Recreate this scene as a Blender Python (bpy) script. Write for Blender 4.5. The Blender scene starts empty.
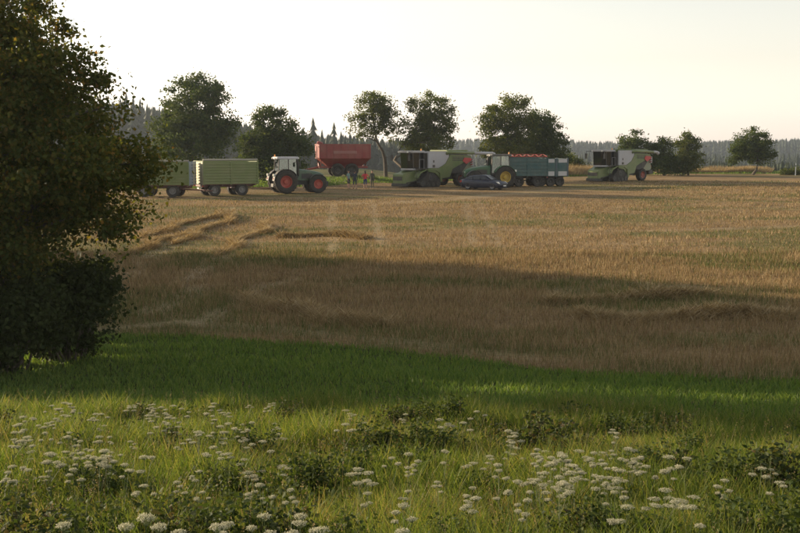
import bpy, bmesh, math, random
import numpy as np
from mathutils import Vector, Matrix
R = math.radians
sc = bpy.context.scene
C = sc.collection

# ------------------------------------------------------------------ camera
F = 1111.0                                   # focal length in pixels of the 800 px wide photograph
PITCH = math.atan(120.5 / F)
cam = bpy.data.cameras.new('camera'); cam.lens = 36.0 * F / 800.0; cam.sensor_width = 36.0
cam.clip_start = 0.1; cam.clip_end = 20000
cam_o = bpy.data.objects.new('camera', cam); C.objects.link(cam_o)
cam_o.location = (0, 0, 0); cam_o.rotation_euler = (math.pi/2 - PITCH, 0, 0)
sc.camera = cam_o

# ------------------------------------------------------------------ light
SUN_AZ = R(-62.0)          # clockwise from +Y (the view direction)
SUN_EL = R(13.5)
w = bpy.data.worlds.new('World'); sc.world = w; w.use_nodes = True
nt = w.node_tree; nt.nodes.clear()
sky = nt.nodes.new('ShaderNodeTexSky'); sky.sky_type = 'NISHITA'; sky.sun_disc = False
sky.sun_elevation = SUN_EL; sky.sun_rotation = SUN_AZ
sky.air_density = 1.6; sky.dust_density = 0.3; sky.ozone_density = 2.0; sky.altitude = 400
bg = nt.nodes.new('ShaderNodeBackground'); bg.inputs[1].default_value = 0.118
wo = nt.nodes.new('ShaderNodeOutputWorld')
hs = nt.nodes.new('ShaderNodeHueSaturation'); hs.inputs['Saturation'].default_value = .30    # thin milky veil over the whole sky
nt.links.new(sky.outputs[0], hs.inputs['Color']); tn = nt.nodes.new('ShaderNodeMix'); tn.data_type = 'RGBA'; tn.blend_type = 'MULTIPLY'; tn.inputs[0].default_value = 1.0; tn.inputs[7].default_value = (1.02, .975, .95, 1)
nt.links.new(hs.outputs[0], tn.inputs[6]); nt.links.new(tn.outputs[2], bg.inputs[0]); nt.links.new(bg.outputs[0], wo.inputs[0])
sun = bpy.data.lights.new('sun', 'SUN'); sun.energy = 5.0; sun.angle = R(0.6); sun.color = (1.0, 0.80, 0.55)
sun_o = bpy.data.objects.new('sun', sun); C.objects.link(sun_o); sun_o.location = (-60, 30, 40)
to_sun = Vector((math.sin(SUN_AZ)*math.cos(SUN_EL), math.cos(SUN_AZ)*math.cos(SUN_EL), math.sin(SUN_EL)))
sun_o.rotation_euler = to_sun.to_track_quat('Z', 'Y').to_euler()
vs = sc.view_settings; vs.view_transform = 'Standard'; vs.look = 'None'; vs.exposure = 1.0; vs.gamma = 1.0
vs.use_curve_mapping = False
sc.cycles.max_bounces = 6; sc.cycles.diffuse_bounces = 3; sc.cycles.transmission_bounces = 4
sc.cycles.transparent_max_bounces = 8; sc.cycles.volume_bounces = 1
sc.cycles.use_denoising = True
sc.cycles.sample_clamp_indirect = 6

# ------------------------------------------------------------------ helpers: noise, terrain, pixels
def vnoise(x, y, seed=0):
    x = np.asarray(x, float); y = np.asarray(y, float)
    xi = np.floor(x).astype(np.int64); yi = np.floor(y).astype(np.int64)
    fx = x - xi; fy = y - yi
    fx = fx*fx*(3-2*fx); fy = fy*fy*(3-2*fy)
    def h(a, b):
        n = (a*374761393 + b*668265263 + seed*974634777) & 0x7fffffff
        n = ((n ^ (n >> 13)) * 1274126177) & 0x7fffffff
        n = (n ^ (n >> 16)) & 0xffff
        return n / 65535.0
    a = h(xi, yi); b = h(xi+1, yi); c = h(xi, yi+1); d = h(xi+1, yi+1)
    return (a*(1-fx)+b*fx)*(1-fy) + (c*(1-fx)+d*fx)*fy
def fbm(x, y, seed=0, o=3):
    s = 0; a = .5; t = 0
    for k in range(o):
        s = s + a*vnoise(np.asarray(x)*2**k, np.asarray(y)*2**k, seed+k*7); t += a; a *= .5
    return s/t
def sstep(a, b, x):
    t = np.clip((np.asarray(x, float)-a)/(b-a), 0, 1); return t*t*(3-2*t)
_pd = [-60,-20,0,5,9,14,20,27,40,60,80,95,113,138,165,400,6000]
_pz = [-1.0,-1.3,-1.75,-2.5,-3.1,-3.8,-4.38,-4.62,-4.78,-4.8,-4.66,-4.46,-4.3,-4.25,-4.1,-4.1,-4.1]
_gd = np.arange(-60, 400, .5); _gz = np.interp(_gd, _pd, _pz)
_k = np.exp(-0.5*(np.arange(-8, 9)/3.5)**2); _k /= _k.sum()
_gz = np.convolve(np.pad(_gz, 8, 'edge'), _k, 'valid')
def H(x, y):
    x = np.asarray(x, float); y = np.asarray(y, float)
    z = np.interp(y, _gd, _gz)
    z = z + .65*sstep(119, 133, y)*sstep(1, -6, x)*sstep(260, 165, y)
    r = x/np.maximum(y, 1)
    s = sstep(-.02, -.24, r)
    far = s*-3.0 + (1-s)*-15.0
    t = sstep(166, 330, y)
    z = z*(1-t) + far*t
    z = z + (fbm(x/14, y/9, 3, 2)-.5)*.28*sstep(20, 35, y)*sstep(118, 95, y)
    z = z + (fbm(x/3.5, y/2.0, 8, 2)-.5)*.10*sstep(4, 8, y)*sstep(100, 80, y)
    return z
_c, _s = math.cos(PITCH), math.sin(PITCH)
def W(px, row, Y):
    u = (px-400)/F; v = (266.5-row)/F; q = Y/(_c+v*_s)
    return u*q, (-_s+v*_c)*q
def G(px, row):
    """ground point seen at a pixel"""
    ys = np.concatenate([np.arange(3, 60, .05), np.arange(60, 400, .25)])
    v = (266.5-row)/F; k = (-_s+v*_c)/(_c+v*_s); u = (px-400)/F
    xs = u*ys/(_c+v*_s)
    hit = np.nonzero(k*ys <= H(xs, ys))[0]
    i = hit[0] if len(hit) else len(ys)-1
    return float(xs[i]), float(ys[i])
def bound(x):      # edge between the meadow and the stubble field
    x = np.asarray(x, float)
    return np.interp(x, [-60,-16,-6,0,3.7,7.3,14,60], [33,29.5,27,24.3,21.3,20.6,20.0,18]) + (vnoise(x/1.6, x*0, 5)-.5)*.7
def edge(x):       # far edge of the stubble field
    x = np.asarray(x, float)
    return np.interp(x, [-80,-25,-10,0,8,20,40,100], [112,113,119,128,140,150,166,168]) + (vnoise(x/4, x*0, 15)-.5)*2

# ------------------------------------------------------------------ materials
MATS = {}
def nodes_of(m):
    m.use_nodes = True; t = m.node_tree; t.nodes.clear()
    return t, t.nodes.new('ShaderNodeOutputMaterial')
def ramp(t, fac, stops):
    r = t.nodes.new('ShaderNodeValToRGB'); e = r.color_ramp.elements
    while len(e) < len(stops): e.new(.5)
    for i, (p, c) in enumerate(stops):
        e[i].position = p; e[i].color = (*c, 1)
    t.links.new(fac, r.inputs[0]); return r.outputs[0]
def noise(t, scale, detail=4, rough=.6, coord='Object', dist=0):
    tc = t.nodes.new('ShaderNodeTexCoord'); n = t.nodes.new('ShaderNodeTexNoise')
    n.inputs['Scale'].default_value = scale; n.inputs['Detail'].default_value = detail
    n.inputs['Roughness'].default_value = rough; n.inputs['Distortion'].default_value = dist
    t.links.new(tc.outputs[coord], n.inputs['Vector']); return n.outputs['Fac']
def mixc(t, fac, a, b, mode='MIX'):
    m = t.nodes.new('ShaderNodeMix'); m.data_type = 'RGBA'; m.blend_type = mode
    for i, v in ((0, fac), (6, a), (7, b)):
        if isinstance(v, (int, float)): m.inputs[i].default_value = v
        elif isinstance(v, tuple): m.inputs[i].default_value = (*v, 1)
        else: t.links.new(v, m.inputs[i])
    return m.outputs[2]
DUST = (.30, .24, .16)
def paint(name, col, rough=.45, metal=0, dust=.35, coat=0, scale=1.6):
    if name in MATS: return MATS[name]
    m = bpy.data.materials.new(name); t, o = nodes_of(m)
    p = t.nodes.new('ShaderNodeBsdfPrincipled')
    n = noise(t, scale, 6, .65)
    f = ramp(t, n, [(.35, (0,0,0)), (.75, (dust, dust, dust))])
    c = mixc(t, f, col, DUST)
    t.links.new(c, p.inputs['Base Color'])
    p.inputs['Roughness'].default_value = rough; p.inputs['Metallic'].default_value = metal
    p.inputs['Coat Weight'].default_value = coat
    t.links.new(p.outputs[0], o.inputs[0]); MATS[name] = m; return m
def glass(name='glass', tint=(.50,.62,.58), fac=.90):
    if name in MATS: return MATS[name]
    m = bpy.data.materials.new(name); t, o = nodes_of(m)
    a = t.nodes.new('ShaderNodeBsdfTransparent'); a.inputs[0].default_value = (*tint, 1)
    b = t.nodes.new('ShaderNodeBsdfGlossy'); b.inputs['Roughness'].default_value = .05
    b.inputs['Color'].default_value = (.9,.9,.9,1)
    mx = t.nodes.new('ShaderNodeMixShader'); mx.inputs[0].default_value = 1-fac
    t.links.new(a.outputs[0], mx.inputs[1]); t.links.new(b.outputs[0], mx.inputs[2])
    t.links.new(mx.outputs[0], o.inputs[0]); MATS[name] = m; return m
def leafmat(name, stops, trans=.45, tcol=None, attr=None, attr_stops=None, rough=.65, spec=.12):
    """foliage: a hue per leaf (random per island), part of the light passes through"""
    if name in MATS: return MATS[name]
    m = bpy.data.materials.new(name); t, o = nodes_of(m)
    g = t.nodes.new('ShaderNodeNewGeometry')
    c = ramp(t, g.outputs['Random Per Island'], stops)
    if attr:
        a = t.nodes.new('ShaderNodeAttribute'); a.attribute_name = attr
        c2 = ramp(t, g.outputs['Random Per Island'], attr_stops)
        c = mixc(t, a.outputs['Fac'], c, c2)
    d = t.nodes.new('ShaderNodeBsdfPrincipled'); t.links.new(c, d.inputs['Base Color'])
    d.inputs['Roughness'].default_value = rough; d.inputs['Specular IOR Level'].default_value = spec
    tr = t.nodes.new('ShaderNodeBsdfTranslucent')
    tc = mixc(t, 1.0, c, tcol or (1.25, 1.15, .45), 'MULTIPLY')
    t.links.new(tc, tr.inputs[0])
    mx = t.nodes.new('ShaderNodeMixShader'); mx.inputs[0].default_value = trans
    t.links.new(d.outputs[0], mx.inputs[1]); t.links.new(tr.outputs[0], mx.inputs[2])
    t.links.new(mx.outputs[0], o.inputs[0]); MATS[name] = m; return m
def bark(name='bark', a=(.045,.036,.026), b=(.11,.09,.065)):
    if name in MATS: return MATS[name]
    m = bpy.data.materials.new(name); t, o = nodes_of(m)
    p = t.nodes.new('ShaderNodeBsdfPrincipled'); p.inputs['Roughness'].default_value = .95
    n = noise(t, 6, 6, .7, dist=1.0)
    t.links.new(ramp(t, n, [(.3, a), (.7, b)]), p.inputs['Base Color'])
    bu = t.nodes.new('ShaderNodeBump'); bu.inputs['Strength'].default_value = .6; bu.inputs['Distance'].default_value = .03
    t.links.new(n, bu.inputs['Height']); t.links.new(bu.outputs[0], p.inputs['Normal'])
    t.links.new(p.outputs[0], o.inputs[0]); MATS[name] = m; return m

# ------------------------------------------------------------------ helpers: meshes and objects
def link(name, me, m=None, parent=None, smooth=False):
    o = bpy.data.objects.new(name, me); C.objects.link(o)
    if m is not None and me is not None: me.materials.append(m)
    if parent is not None: o.parent = parent
    if smooth and me is not None: me.polygons.foreach_set('use_smooth', np.ones(len(me.polygons), bool))
    return o
def tag(o, label=None, cat=None, group=None, kind=None):
    if label: o['label'] = label
    if cat: o['category'] = cat
    if group: o['group'] = group
    if kind: o['kind'] = kind
    return o
def empty(name, loc, rz=0, label=None, cat=None, group=None):
    o = bpy.data.objects.new(name, None); C.objects.link(o); o.empty_display_size = .3
    o.location = loc; o.rotation_euler = (0, 0, rz); return tag(o, label, cat, group)
def np_mesh(name, verts, tris=None, quads=None, attrs=None):
    me = bpy.data.meshes.new(name)
    verts = np.asarray(verts, np.float32).reshape(-1, 3)
    me.vertices.add(len(verts)); me.vertices.foreach_set('co', verts.ravel())
    parts = []
    if tris is not None and len(tris): parts.append((np.asarray(tris, np.int32), 3))
    if quads is not None and len(quads): parts.append((np.asarray(quads, np.int32), 4))
    nl = sum(p.size for p, k in parts); npoly = sum(len(p) for p, k in parts)
    me.loops.add(nl); me.polygons.add(npoly)
    me.loops.foreach_set('vertex_index', np.concatenate([p.ravel() for p, k in parts]))
    tot = np.concatenate([np.full(len(p), k, np.int32) for p, k in parts])
    st = np.concatenate([[0], np.cumsum(tot)[:-1]]).astype(np.int32)
    me.polygons.foreach_set('loop_start', st)
    if attrs:
        for k, v in attrs.items():
            a = me.attributes.new(k, 'FLOAT', 'POINT'); a.data.foreach_set('value', np.asarray(v, np.float32))
    me.update(calc_edges=True); me.validate()
    return me
class MB:
    def __init__(s): s.v = []; s.f = []
    def add(s, vs, fs):
        n = len(s.v); s.v += [tuple(map(float, p)) for p in vs]; s.f += [tuple(i+n for i in f) for f in fs]; return s
    def box(s, x0, x1, y0, y1, z0, z1, M=None):
        vs = [Vector((x, y, z)) for z in (z0, z1) for x, y in ((x0,y0),(x1,y0),(x1,y1),(x0,y1))]
        if M: vs = [M @ p for p in vs]
        return s.add(vs, [(3,2,1,0),(4,5,6,7),(0,1,5,4),(1,2,6,5),(2,3,7,6),(3,0,4,7)])
    def prism(s, poly, a, b, axis='y'):
        """poly in the XZ plane (axis y), YZ (axis x) or XY (axis z), extruded from a to b"""
        ar = sum(poly[i][0]*poly[(i+1) % len(poly)][1]-poly[(i+1) % len(poly)][0]*poly[i][1] for i in range(len(poly)))
        if ar < 0: poly = poly[::-1]
        def P(p, t):
            return (p[0], t, p[1]) if axis == 'y' else (t, p[0], p[1]) if axis == 'x' else (p[0], p[1], t)
        n = len(poly); vs = [P(p, a) for p in poly]+[P(p, b) for p in poly]
        fs = [tuple(range(n)), tuple(range(2*n-1, n-1, -1))]
        fs += [((i+1) % n, i, n+i, n+(i+1) % n) for i in range(n)]
        if axis == 'y':
            if b < a: fs = [f[::-1] for f in fs]
        else:
            fs = [f[::-1] for f in fs] if b > a else fs
        return s.add(vs, fs)
    def tube(s, pts, rad, n=8, cap=True):
        pts = [Vector(p) for p in pts]
        if isinstance(rad, (int, float)): rad = [rad]*len(pts)
        base = len(s.v); vs = []
        for i, p in enumerate(pts):
            d = (pts[min(i+1, len(pts)-1)]-pts[max(i-1, 0)]).normalized()
            a = d.cross(Vector((0,0,1)))
            if a.length < .05: a = d.cross(Vector((1,0,0)))
            a.normalize(); b = a.cross(d)
            for k in range(n):
                t = 2*math.pi*k/n; vs.append(p + (a*math.cos(t)+b*math.sin(t))*rad[i])
        fs = []
        for i in range(len(pts)-1):
            for k in range(n):
                a0 = i*n+k; a1 = i*n+(k+1) % n; fs.append((a0, a0+n, a1+n, a1))
        if cap: fs += [tuple(range(n)), tuple(range(len(vs)-1, len(vs)-n-1, -1))]
        return s.add(vs, fs)
    def lathe_y(s, prof, c=(0,0,0), n=28):
        """profile of (y, radius) turned about the Y axis"""
        vs = []; m = len(prof)
        for k in range(n):
            t = 2*math.pi*k/n
            for y, r in prof: vs.append((c[0]+r*math.cos(t), c[1]+y, c[2]+r*math.sin(t)))
        fs = [(k*m+i, k*m+i+1, ((k+1) % n)*m+i+1, ((k+1) % n)*m+i) for k in range(n) for i in range(m-1)]
        return s.add(vs, fs)
    def mesh(s, name='m'):
        me = bpy.data.meshes.new(name); me.from_pydata(s.v, [], s.f)
        bm = bmesh.new(); bm.from_mesh(me); bmesh.ops.recalc_face_normals(bm, faces=bm.faces); bm.to_mesh(me); bm.free()
        return me
    def build(s, name, m, parent=None, bevel=0, smooth=False):
        me = s.mesh(name)
        if bevel:
            bm = bmesh.new(); bm.from_mesh(me)
            es = [e for e in bm.edges if len(e.link_faces) == 2 and e.calc_face_angle(0) > .6]
            bmesh.ops.bevel(bm, geom=es, offset=bevel, segments=2, affect='EDGES', clamp_overlap=True)
            bm.to_mesh(me); bm.free()
        return link(name, me, m, parent, smooth)
def copy_tree(o, parent=None):
    c = o.copy(); C.objects.link(c); c.parent = parent
    for ch in list(o.children): copy_tree(ch, c)
    return c

# ------------------------------------------------------------------ the ground
def ground_mat(name, stops, scale, fine, attr=None, acol=None, attr2=None, acol2=None, bump=.05):
    m = bpy.data.materials.new(name); t, o = nodes_of(m)
    p = t.nodes.new('ShaderNodeBsdfPrincipled'); p.inputs['Roughness'].default_value = 1.0
    p.inputs['Specular IOR Level'].default_value = .05
    big = noise(t, scale, 5, .62); sm = noise(t, fine, 5, .75)
    c = ramp(t, big, stops)
    if attr:
        a = t.nodes.new('ShaderNodeAttribute'); a.attribute_name = attr
        c = mixc(t, a.outputs['Fac'], c, acol)
    if attr2:
        a = t.nodes.new('ShaderNodeAttribute'); a.attribute_name = attr2
        c = mixc(t, a.outputs['Fac'], c, acol2)
    c = mixc(t, 1.0, c, ramp(t, sm, [(.30, (.45,.44,.42)), (.68, (1.3,1.3,1.3))]), 'MULTIPLY')
    t.links.new(c, p.inputs['Base Color'])
    b = t.nodes.new('ShaderNodeBump'); b.inputs['Strength'].default_value = .9; b.inputs['Distance'].default_value = bump
    t.links.new(sm, b.inputs['Height']); t.links.new(b.outputs[0], p.inputs['Normal'])
    t.links.new(p.outputs[0], o.inputs[0]); return m
# lines of flattened straw and wheel tracks, as polylines on the ground
def gl(pts): return [G(*p) for p in pts]
TRACKS = [(gl([(334,205),(331,222),(333,240),(330,262)]), .35), (gl([(373,204),(376,222),(381,245)]), .35),
          (gl([(466,203),(470,222),(474,246)]), .35), (gl([(480,203),(489,225),(500,248)]), .3),
          (gl([(120,280),(140,262),(170,245),(200,225),(232,208)]), .8), (gl([(150,312),(195,296),(193,276),(215,262),(250,240)]), .7),
          (gl([(205,322),(240,300),(262,288),(300,278)]), .5), (gl([(100,330),(180,322),(300,332),(430,345),(560,362)]), .5),
          (gl([(560,292),(600,286),(650,284),(700,290)]), .9), (gl([(250,205),(400,203),(560,190),(640,186),(790,182)]), 1.6),
          (gl([(530,208),(620,212),(720,210),(800,206)]), .5), (gl([(420,228),(560,232),(700,230),(800,226)]), .5)]
def track_mask(x, y):
    m = np.zeros(np.shape(x))
    for pts, wd in TRACKS:
        d = np.full(np.shape(x), 1e9)
        for (x0, y0), (x1, y1) in zip(pts[:-1], pts[1:]):
            L = (x1-x0)**2+(y1-y0)**2+1e-9
            t = np.clip(((x-x0)*(x1-x0)+(y-y0)*(y1-y0))/L, 0, 1)
            d = np.minimum(d, np.hypot(x-x0-t*(x1-x0), y-y0-t*(y1-y0)))
        m = np.maximum(m, sstep(1.2, .3, d/wd*(.7+.6*vnoise(x*1.3, y*1.3, 41))))
    return m*(.15+.6*vnoise(x/1.1, y/1.7, 43))*.85
def green_mask(x, y):
    n = fbm(x/7, y/3.2, 21, 4)
    band = .13*sstep(42, 48, y)*sstep(75, 52, y)*sstep(12, -6, x) + .05*sstep(40, 26, y)
    return sstep(.53, .72, n+band)*.62
def xs_spaced(n, near, far):
    t = np.linspace(-1, 1, n); return np.sign(t)*(near*np.abs(t)+(far-near)*np.abs(t)**6)
def sheet(name, xs, y0, y1, ts, m, attrs=False, dz=0):
    X = np.repeat(xs[None, :], len(ts), 0); Y = y0[None, :]+(y1-y0)[None, :]*ts[:, None]
    Z = H(X, Y)+dz
    v = np.stack([X, Y, Z], -1).reshape(-1, 3); n = len(xs)
    i = np.arange((len(ts)-1)*n).reshape(-1, n)[:, :-1].ravel()
    q = np.stack([i, i+1, i+n+1, i+n], -1)
    at = {'track': track_mask(X.ravel(), Y.ravel()), 'green': green_mask(X.ravel(), Y.ravel())} if attrs else None
    o = link(name, np_mesh(name, v, None, q, at), m, smooth=True); o['kind'] = 'structure'; return o
xs2 = xs_spaced(320, 42, 500); xs3 = xs_spaced(230, 120, 3000)
m_meadow = ground_mat('meadow soil and thatch', [(.3,(.035,.05,.016)),(.7,(.07,.075,.025))], .9, 9, bump=.04)
m_field = ground_mat('stubble and straw', [(.30,(.17,.115,.06)),(.55,(.26,.18,.095)),(.75,(.33,.24,.135))], .35, 7,
                     'green', (.12,.125,.045), 'track', (.38,.30,.185), bump=.05)
m_land = ground_mat('rough pasture', [(.3,(.05,.075,.022)),(.5,(.10,.10,.04)),(.7,(.20,.16,.08))], .12, 3, bump=.1)
sheet('meadow', xs2, np.full(len(xs2), -30.0), bound(xs2), np.linspace(0, 1, 150), m_meadow)
sheet('stubble_field', xs2, bound(xs2), edge(xs2), np.linspace(0, 1, 230)**1.7, m_field, True)
e3 = edge(xs3)-5
sheet('hill_terrain', xs3, e3, np.full(len(xs3), 6000.0), np.linspace(0, 1, 170)**3.4, m_land, dz=-.06)

# ------------------------------------------------------------------ trees
rng = np.random.default_rng(11)
def leaf_cloud(pos, size, rg, droop=.25, up=None):
    """a folded diamond leaf (two triangles) at every position"""
    n = len(pos)
    a = rg.normal(size=(n, 3)); a[:, 2] -= droop; a /= np.linalg.norm(a, axis=1)[:, None]
    b = rg.normal(size=(n, 3)); b -= (b*a).sum(1)[:, None]*a; b /= np.linalg.norm(b, axis=1)[:, None]
    c = np.cross(a, b)
    L = (size*(.6+.8*rg.random(n)))[:, None]
    p0 = pos; p1 = pos + a*L*.45 + b*L*.33 + c*L*.10; p2 = pos + a*L; p3 = pos + a*L*.45 - b*L*.33 + c*L*.10
    v = np.stack([p0, p1, p2, p3], 1).reshape(-1, 3)
    k = np.arange(n)*4
    t = np.stack([np.stack([k, k+1, k+2], 1), np.stack([k, k+2, k+3], 1)], 1).reshape(-1, 3)
    return v, t
def crown_points(blobs, clumps, n, clump_r, rg, shell=2.6):
    vol = np.array([b[3]*b[4]*b[5] for b in blobs]); pick = rg.choice(len(blobs), clumps, p=vol/vol.sum())
    d = rg.normal(size=(clumps, 3)); d /= np.linalg.norm(d, axis=1)[:, None]
    r = rg.random(clumps)**(1/shell)
    B = np.array(blobs)[pick]
    cc = B[:, :3] + d*r[:, None]*B[:, 3:]
    w_ = rg.random(clumps)**1.3 + .25
    own = rg.choice(clumps, n, p=w_/w_.sum())
    cr = clump_r*(.55+.9*rg.random(clumps))
    off = rg.normal(size=(n, 3))*np.array([1, 1, .62])*.55
    return cc, cc[own] + off*cr[own][:, None]
def tree(name, label, base, trunk, blobs, n, leaf, clumps, clump_r, m, seed, group=None, cat='tree', limbs=22, shell=2.6, bk=None):
    """trunk: list of (dx, dy, z above ground, radius); blobs in metres relative to the base"""
    rg = np.random.default_rng(seed); rd = random.Random(seed)
    bx, by = base; bz = float(H(bx, by))-.05
    root = empty(name, (bx, by, bz), 0, label, cat, group)
    cc, pts = crown_points(blobs, clumps, n, clump_r, rg, shell)
    mb = MB()
    mb.tube([(p[0], p[1], p[2]) for p in [(trunk[0][0], trunk[0][1], -.25, 0)]+list(trunk)], [trunk[0][3]*1.35]+[p[3] for p in trunk], 9)
    tp = [Vector(p[:3]) for p in trunk]; tr = [p[3] for p in trunk]
    order = rg.permutation(clumps)[:limbs]
    for ci in order:
        e = Vector(cc[ci]); k = rd.randrange(len(tp)//2, len(tp))
        best = min(range(max(1, len(tp)//3), len(tp)), key=lambda i: (tp[i]-e).length + max(0, tp[i].z-e.z)*2)
        s0 = tp[best]; L = (e-s0).length
        mid = s0.lerp(e, .5) + Vector((rd.uniform(-.12,.12)*L, rd.uniform(-.12,.12)*L, rd.uniform(.0,.14)*L))
        r0 = max(.02, min(tr[best]*.6, .03+.022*L))
        mb.tube([s0, s0.lerp(mid, .55)+Vector((0,0,.03*L)), mid, e], [r0, r0*.75, r0*.55, r0*.18], 5, False)
    mb.build('trunk', bk or bark(), root, smooth=True)
    v, t = leaf_cloud(pts, leaf, rg)
    link('crown', np_mesh('crown', v, t), m, root)
    return root
G1 = [(.0,(.040,.058,.015)),(.45,(.066,.086,.022)),(.8,(.10,.108,.028)),(.96,(.14,.11,.035)),(1,(.19,.12,.04))]
G2 = [(.0,(.034,.058,.014)),(.5,(.055,.085,.020)),(1,(.09,.11,.028))]
G3 = [(.0,(.045,.068,.017)),(.5,(.075,.10,.025)),(1,(.125,.13,.036))]
m_maple = leafmat('maple leaves', G1, .52, (1.7, 1.35, .5))
m_dark = leafmat('dark tree leaves', G2, .36)
m_olive = leafmat('olive tree leaves', G3, .42)
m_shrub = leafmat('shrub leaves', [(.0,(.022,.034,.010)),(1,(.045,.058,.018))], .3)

# the big tree at the left edge, 22 m away
TX, TY = -7.9, 22.2; TZ = float(H(TX, TY))
def rb(lst): return [(x-TX, dy, z-TZ, rx, ry, rz) for x, dy, z, rx, ry, rz in lst]
tree('broadleaf_tree', 'tall dark broadleaf tree with yellowing leaves filling the left edge', (TX, TY),
     [(0,0,0,.26),(.05,0,1.2,.22),(.0,.1,2.6,.18),(.15,0,4.2,.13),(.1,.1,5.8,.08),(.1,0,7.2,.04)],
     rb([(-8.2,.2,3.6,1.25,1.5,1.5),(-7.75,0,2.2,1.45,1.7,1.2),(-7.6,0,.9,2.0,2.1,1.35),(-7.0,-.2,-.3,2.0,2.2,1.0),(-6.35,-.3,-.75,1.55,1.6,.75),
         (-6.7,.2,-1.35,1.35,1.6,.6),(-9.7,.3,.2,1.9,2.0,2.2),(-9.6,0,-1.2,2.0,2.0,1.0),(-8.0,-.4,-1.4,1.7,1.8,.8),(-7.9,-.9,-2.1,1.3,.9,.7),(-6.6,-.2,1.5,.75,.9,.55),(-6.3,-.1,.55,.8,.9,.5)]),
     112000, .092, 350, .47, m_maple, 3, limbs=90, shell=1.9)
def shrub(label, base, blobs, n, leaf, clumps, m, seed, group=None):
    rg = np.random.default_rng(seed); bx, by = base; bz = float(H(bx, by))-.03
    root = empty('shrub', (bx, by, bz), 0, label, 'shrub', group)
    cc, pts = crown_points(blobs, clumps, n, .36, rg, 2.2); pts[:, 2] = np.maximum(pts[:, 2], .02)
    mb = MB(); rd = random.Random(seed)
    for ci in rg.permutation(clumps)[:26]:
        e = Vector(cc[ci]); b = Vector((e.x*.3+rd.uniform(-.15,.15), e.y*.3+rd.uniform(-.15,.15), -.1))
        mb.tube([b, b.lerp(e, .5)+Vector((0,0,.1)), e], [.03,.02,.008], 5, False)
    mb.build('stem', bark(), root)
    v, t = leaf_cloud(pts, leaf, rg); link('foliage', np_mesh('foliage', v, t), m, root)
    return root
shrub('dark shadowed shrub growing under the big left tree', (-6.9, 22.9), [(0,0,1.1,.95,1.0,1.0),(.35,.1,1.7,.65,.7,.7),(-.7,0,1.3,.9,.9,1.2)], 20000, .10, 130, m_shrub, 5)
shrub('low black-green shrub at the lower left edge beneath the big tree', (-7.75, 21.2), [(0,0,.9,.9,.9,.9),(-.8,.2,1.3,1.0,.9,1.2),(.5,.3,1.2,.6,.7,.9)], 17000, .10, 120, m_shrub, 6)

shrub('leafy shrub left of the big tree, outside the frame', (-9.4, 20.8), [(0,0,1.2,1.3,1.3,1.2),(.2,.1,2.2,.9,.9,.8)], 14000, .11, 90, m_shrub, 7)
# trees along the left field margin; they stand outside the frame and throw the long shade over the field
for k, (x, y, h, wd) in enumerate([(-14.5,31.0,9.0,2.8),(-16.8,35.0,11,3.2),(-19.5,40.0,12,3.4),(-22.5,45.5,12,3.3),(-25.5,51.0,12,3.4),(-29.0,56.5,12.0,3.2)]):
    tree('margin_tree', 'broadleaf tree on the left field margin outside the frame, %s from the camera' % ('nearest','second','third','fourth','fifth','sixth')[k], (x, y),
         [(0,0,0,.25),(.1,0,h*.3,.2),(0,.1,h*.6,.13),(.1,0,h*.9,.05)],
         [(0,0,h*.42,wd,wd,h*.26),(.3,.2,h*.66,wd*.85,wd*.85,h*.22),(-.2,0,h*.84,wd*.55,wd*.55,h*.14)], 9500, .34, 240, .6, m_dark, 50+k, 'trees along the left margin')

def pblob(px, row, hw, hh, Y, base, bz, dep=None):
    x, z = W(px, row, Y); s = Y/F
    return (x-base[0], Y-base[1]+random.Random(int(px*7+row)).uniform(-.4,.4), z-bz, hw*s, (dep or hw)*s, hh*s)
def btree(name, label, px, Y, ells, trunk_px, m, n, leaf, clumps, cr, seed, cat='tree', group=None, shell=2.6, limbs=22, r0=.2):
    """background tree laid out from pixel ellipses (px, row, half width, half height) at distance Y"""
    bx, _ = W(px, 175, Y); base = (bx, Y); bz = float(H(bx, Y))-.05
    blobs = [pblob(*e, Y, base, bz) for e in ells]
    tr = []
    for i, (tx, trow) in enumerate(trunk_px):
        x, z = W(tx, trow, Y); z = 0 if i == 0 else z-bz
        tr.append((x-bx if i else 0, 0, z, r0*(1-.8*i/max(1, len(trunk_px)-1))))
    return tree(name, label, base, tr, blobs, n, leaf, clumps, cr, m, seed, group, cat, limbs, shell)
RT = 'roadside trees behind the machines'
btree('round_tree', 'big round dark tree behind the green trailers', 192, 118,
      [(195,108,33,32),(172,130,24,26),(215,128,24,28),(190,145,38,24),(225,142,13,22),(205,88,20,14),(160,140,12,20)],
      [(192,185),(192,165),(194,140),(196,118),(198,98)], m_dark, 30000, .26, 330, .75, 21, group=RT, shell=2.4)
btree('bushy_tree', 'bushy tree with tall top between green trailers and red grain cart', 274, 123,
      [(272,120,17,13),(262,140,20,20),(285,140,20,22),(300,150,12,20),(255,155,16,22),(275,165,30,16)],
      [(274,184),(273,165),(272,145),(272,120)], m_dark, 24000, .24, 260, .7, 22, group=RT, shell=2.3)
btree('leaning_tree', 'sparse tree with leaning forked trunk behind the left combine', 386, 140,
      [(372,106,19,15),(362,122,13,16),(385,114,15,17),(392,132,11,12),(372,132,12,6)],
      [(386,182),(385,160),(383,152),(377,142),(374,128),(373,110)], m_olive, 9500, .23, 170, .62, 23, group=RT, shell=2.0, limbs=34, r0=.26)
btree('airy_tree', 'airy rounded tree right of the leaning tree behind the left combine', 417, 139,
      [(430,112,24,19),(440,128,17,18),(415,130,17,18),(428,142,28,12),(404,140,8,14)],
      [(392,182),(394,160),(402,145),(414,132),(424,115)], m_olive, 17000, .23, 240, .66, 24, group=RT, shell=2.2, limbs=34, r0=.24)
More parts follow.
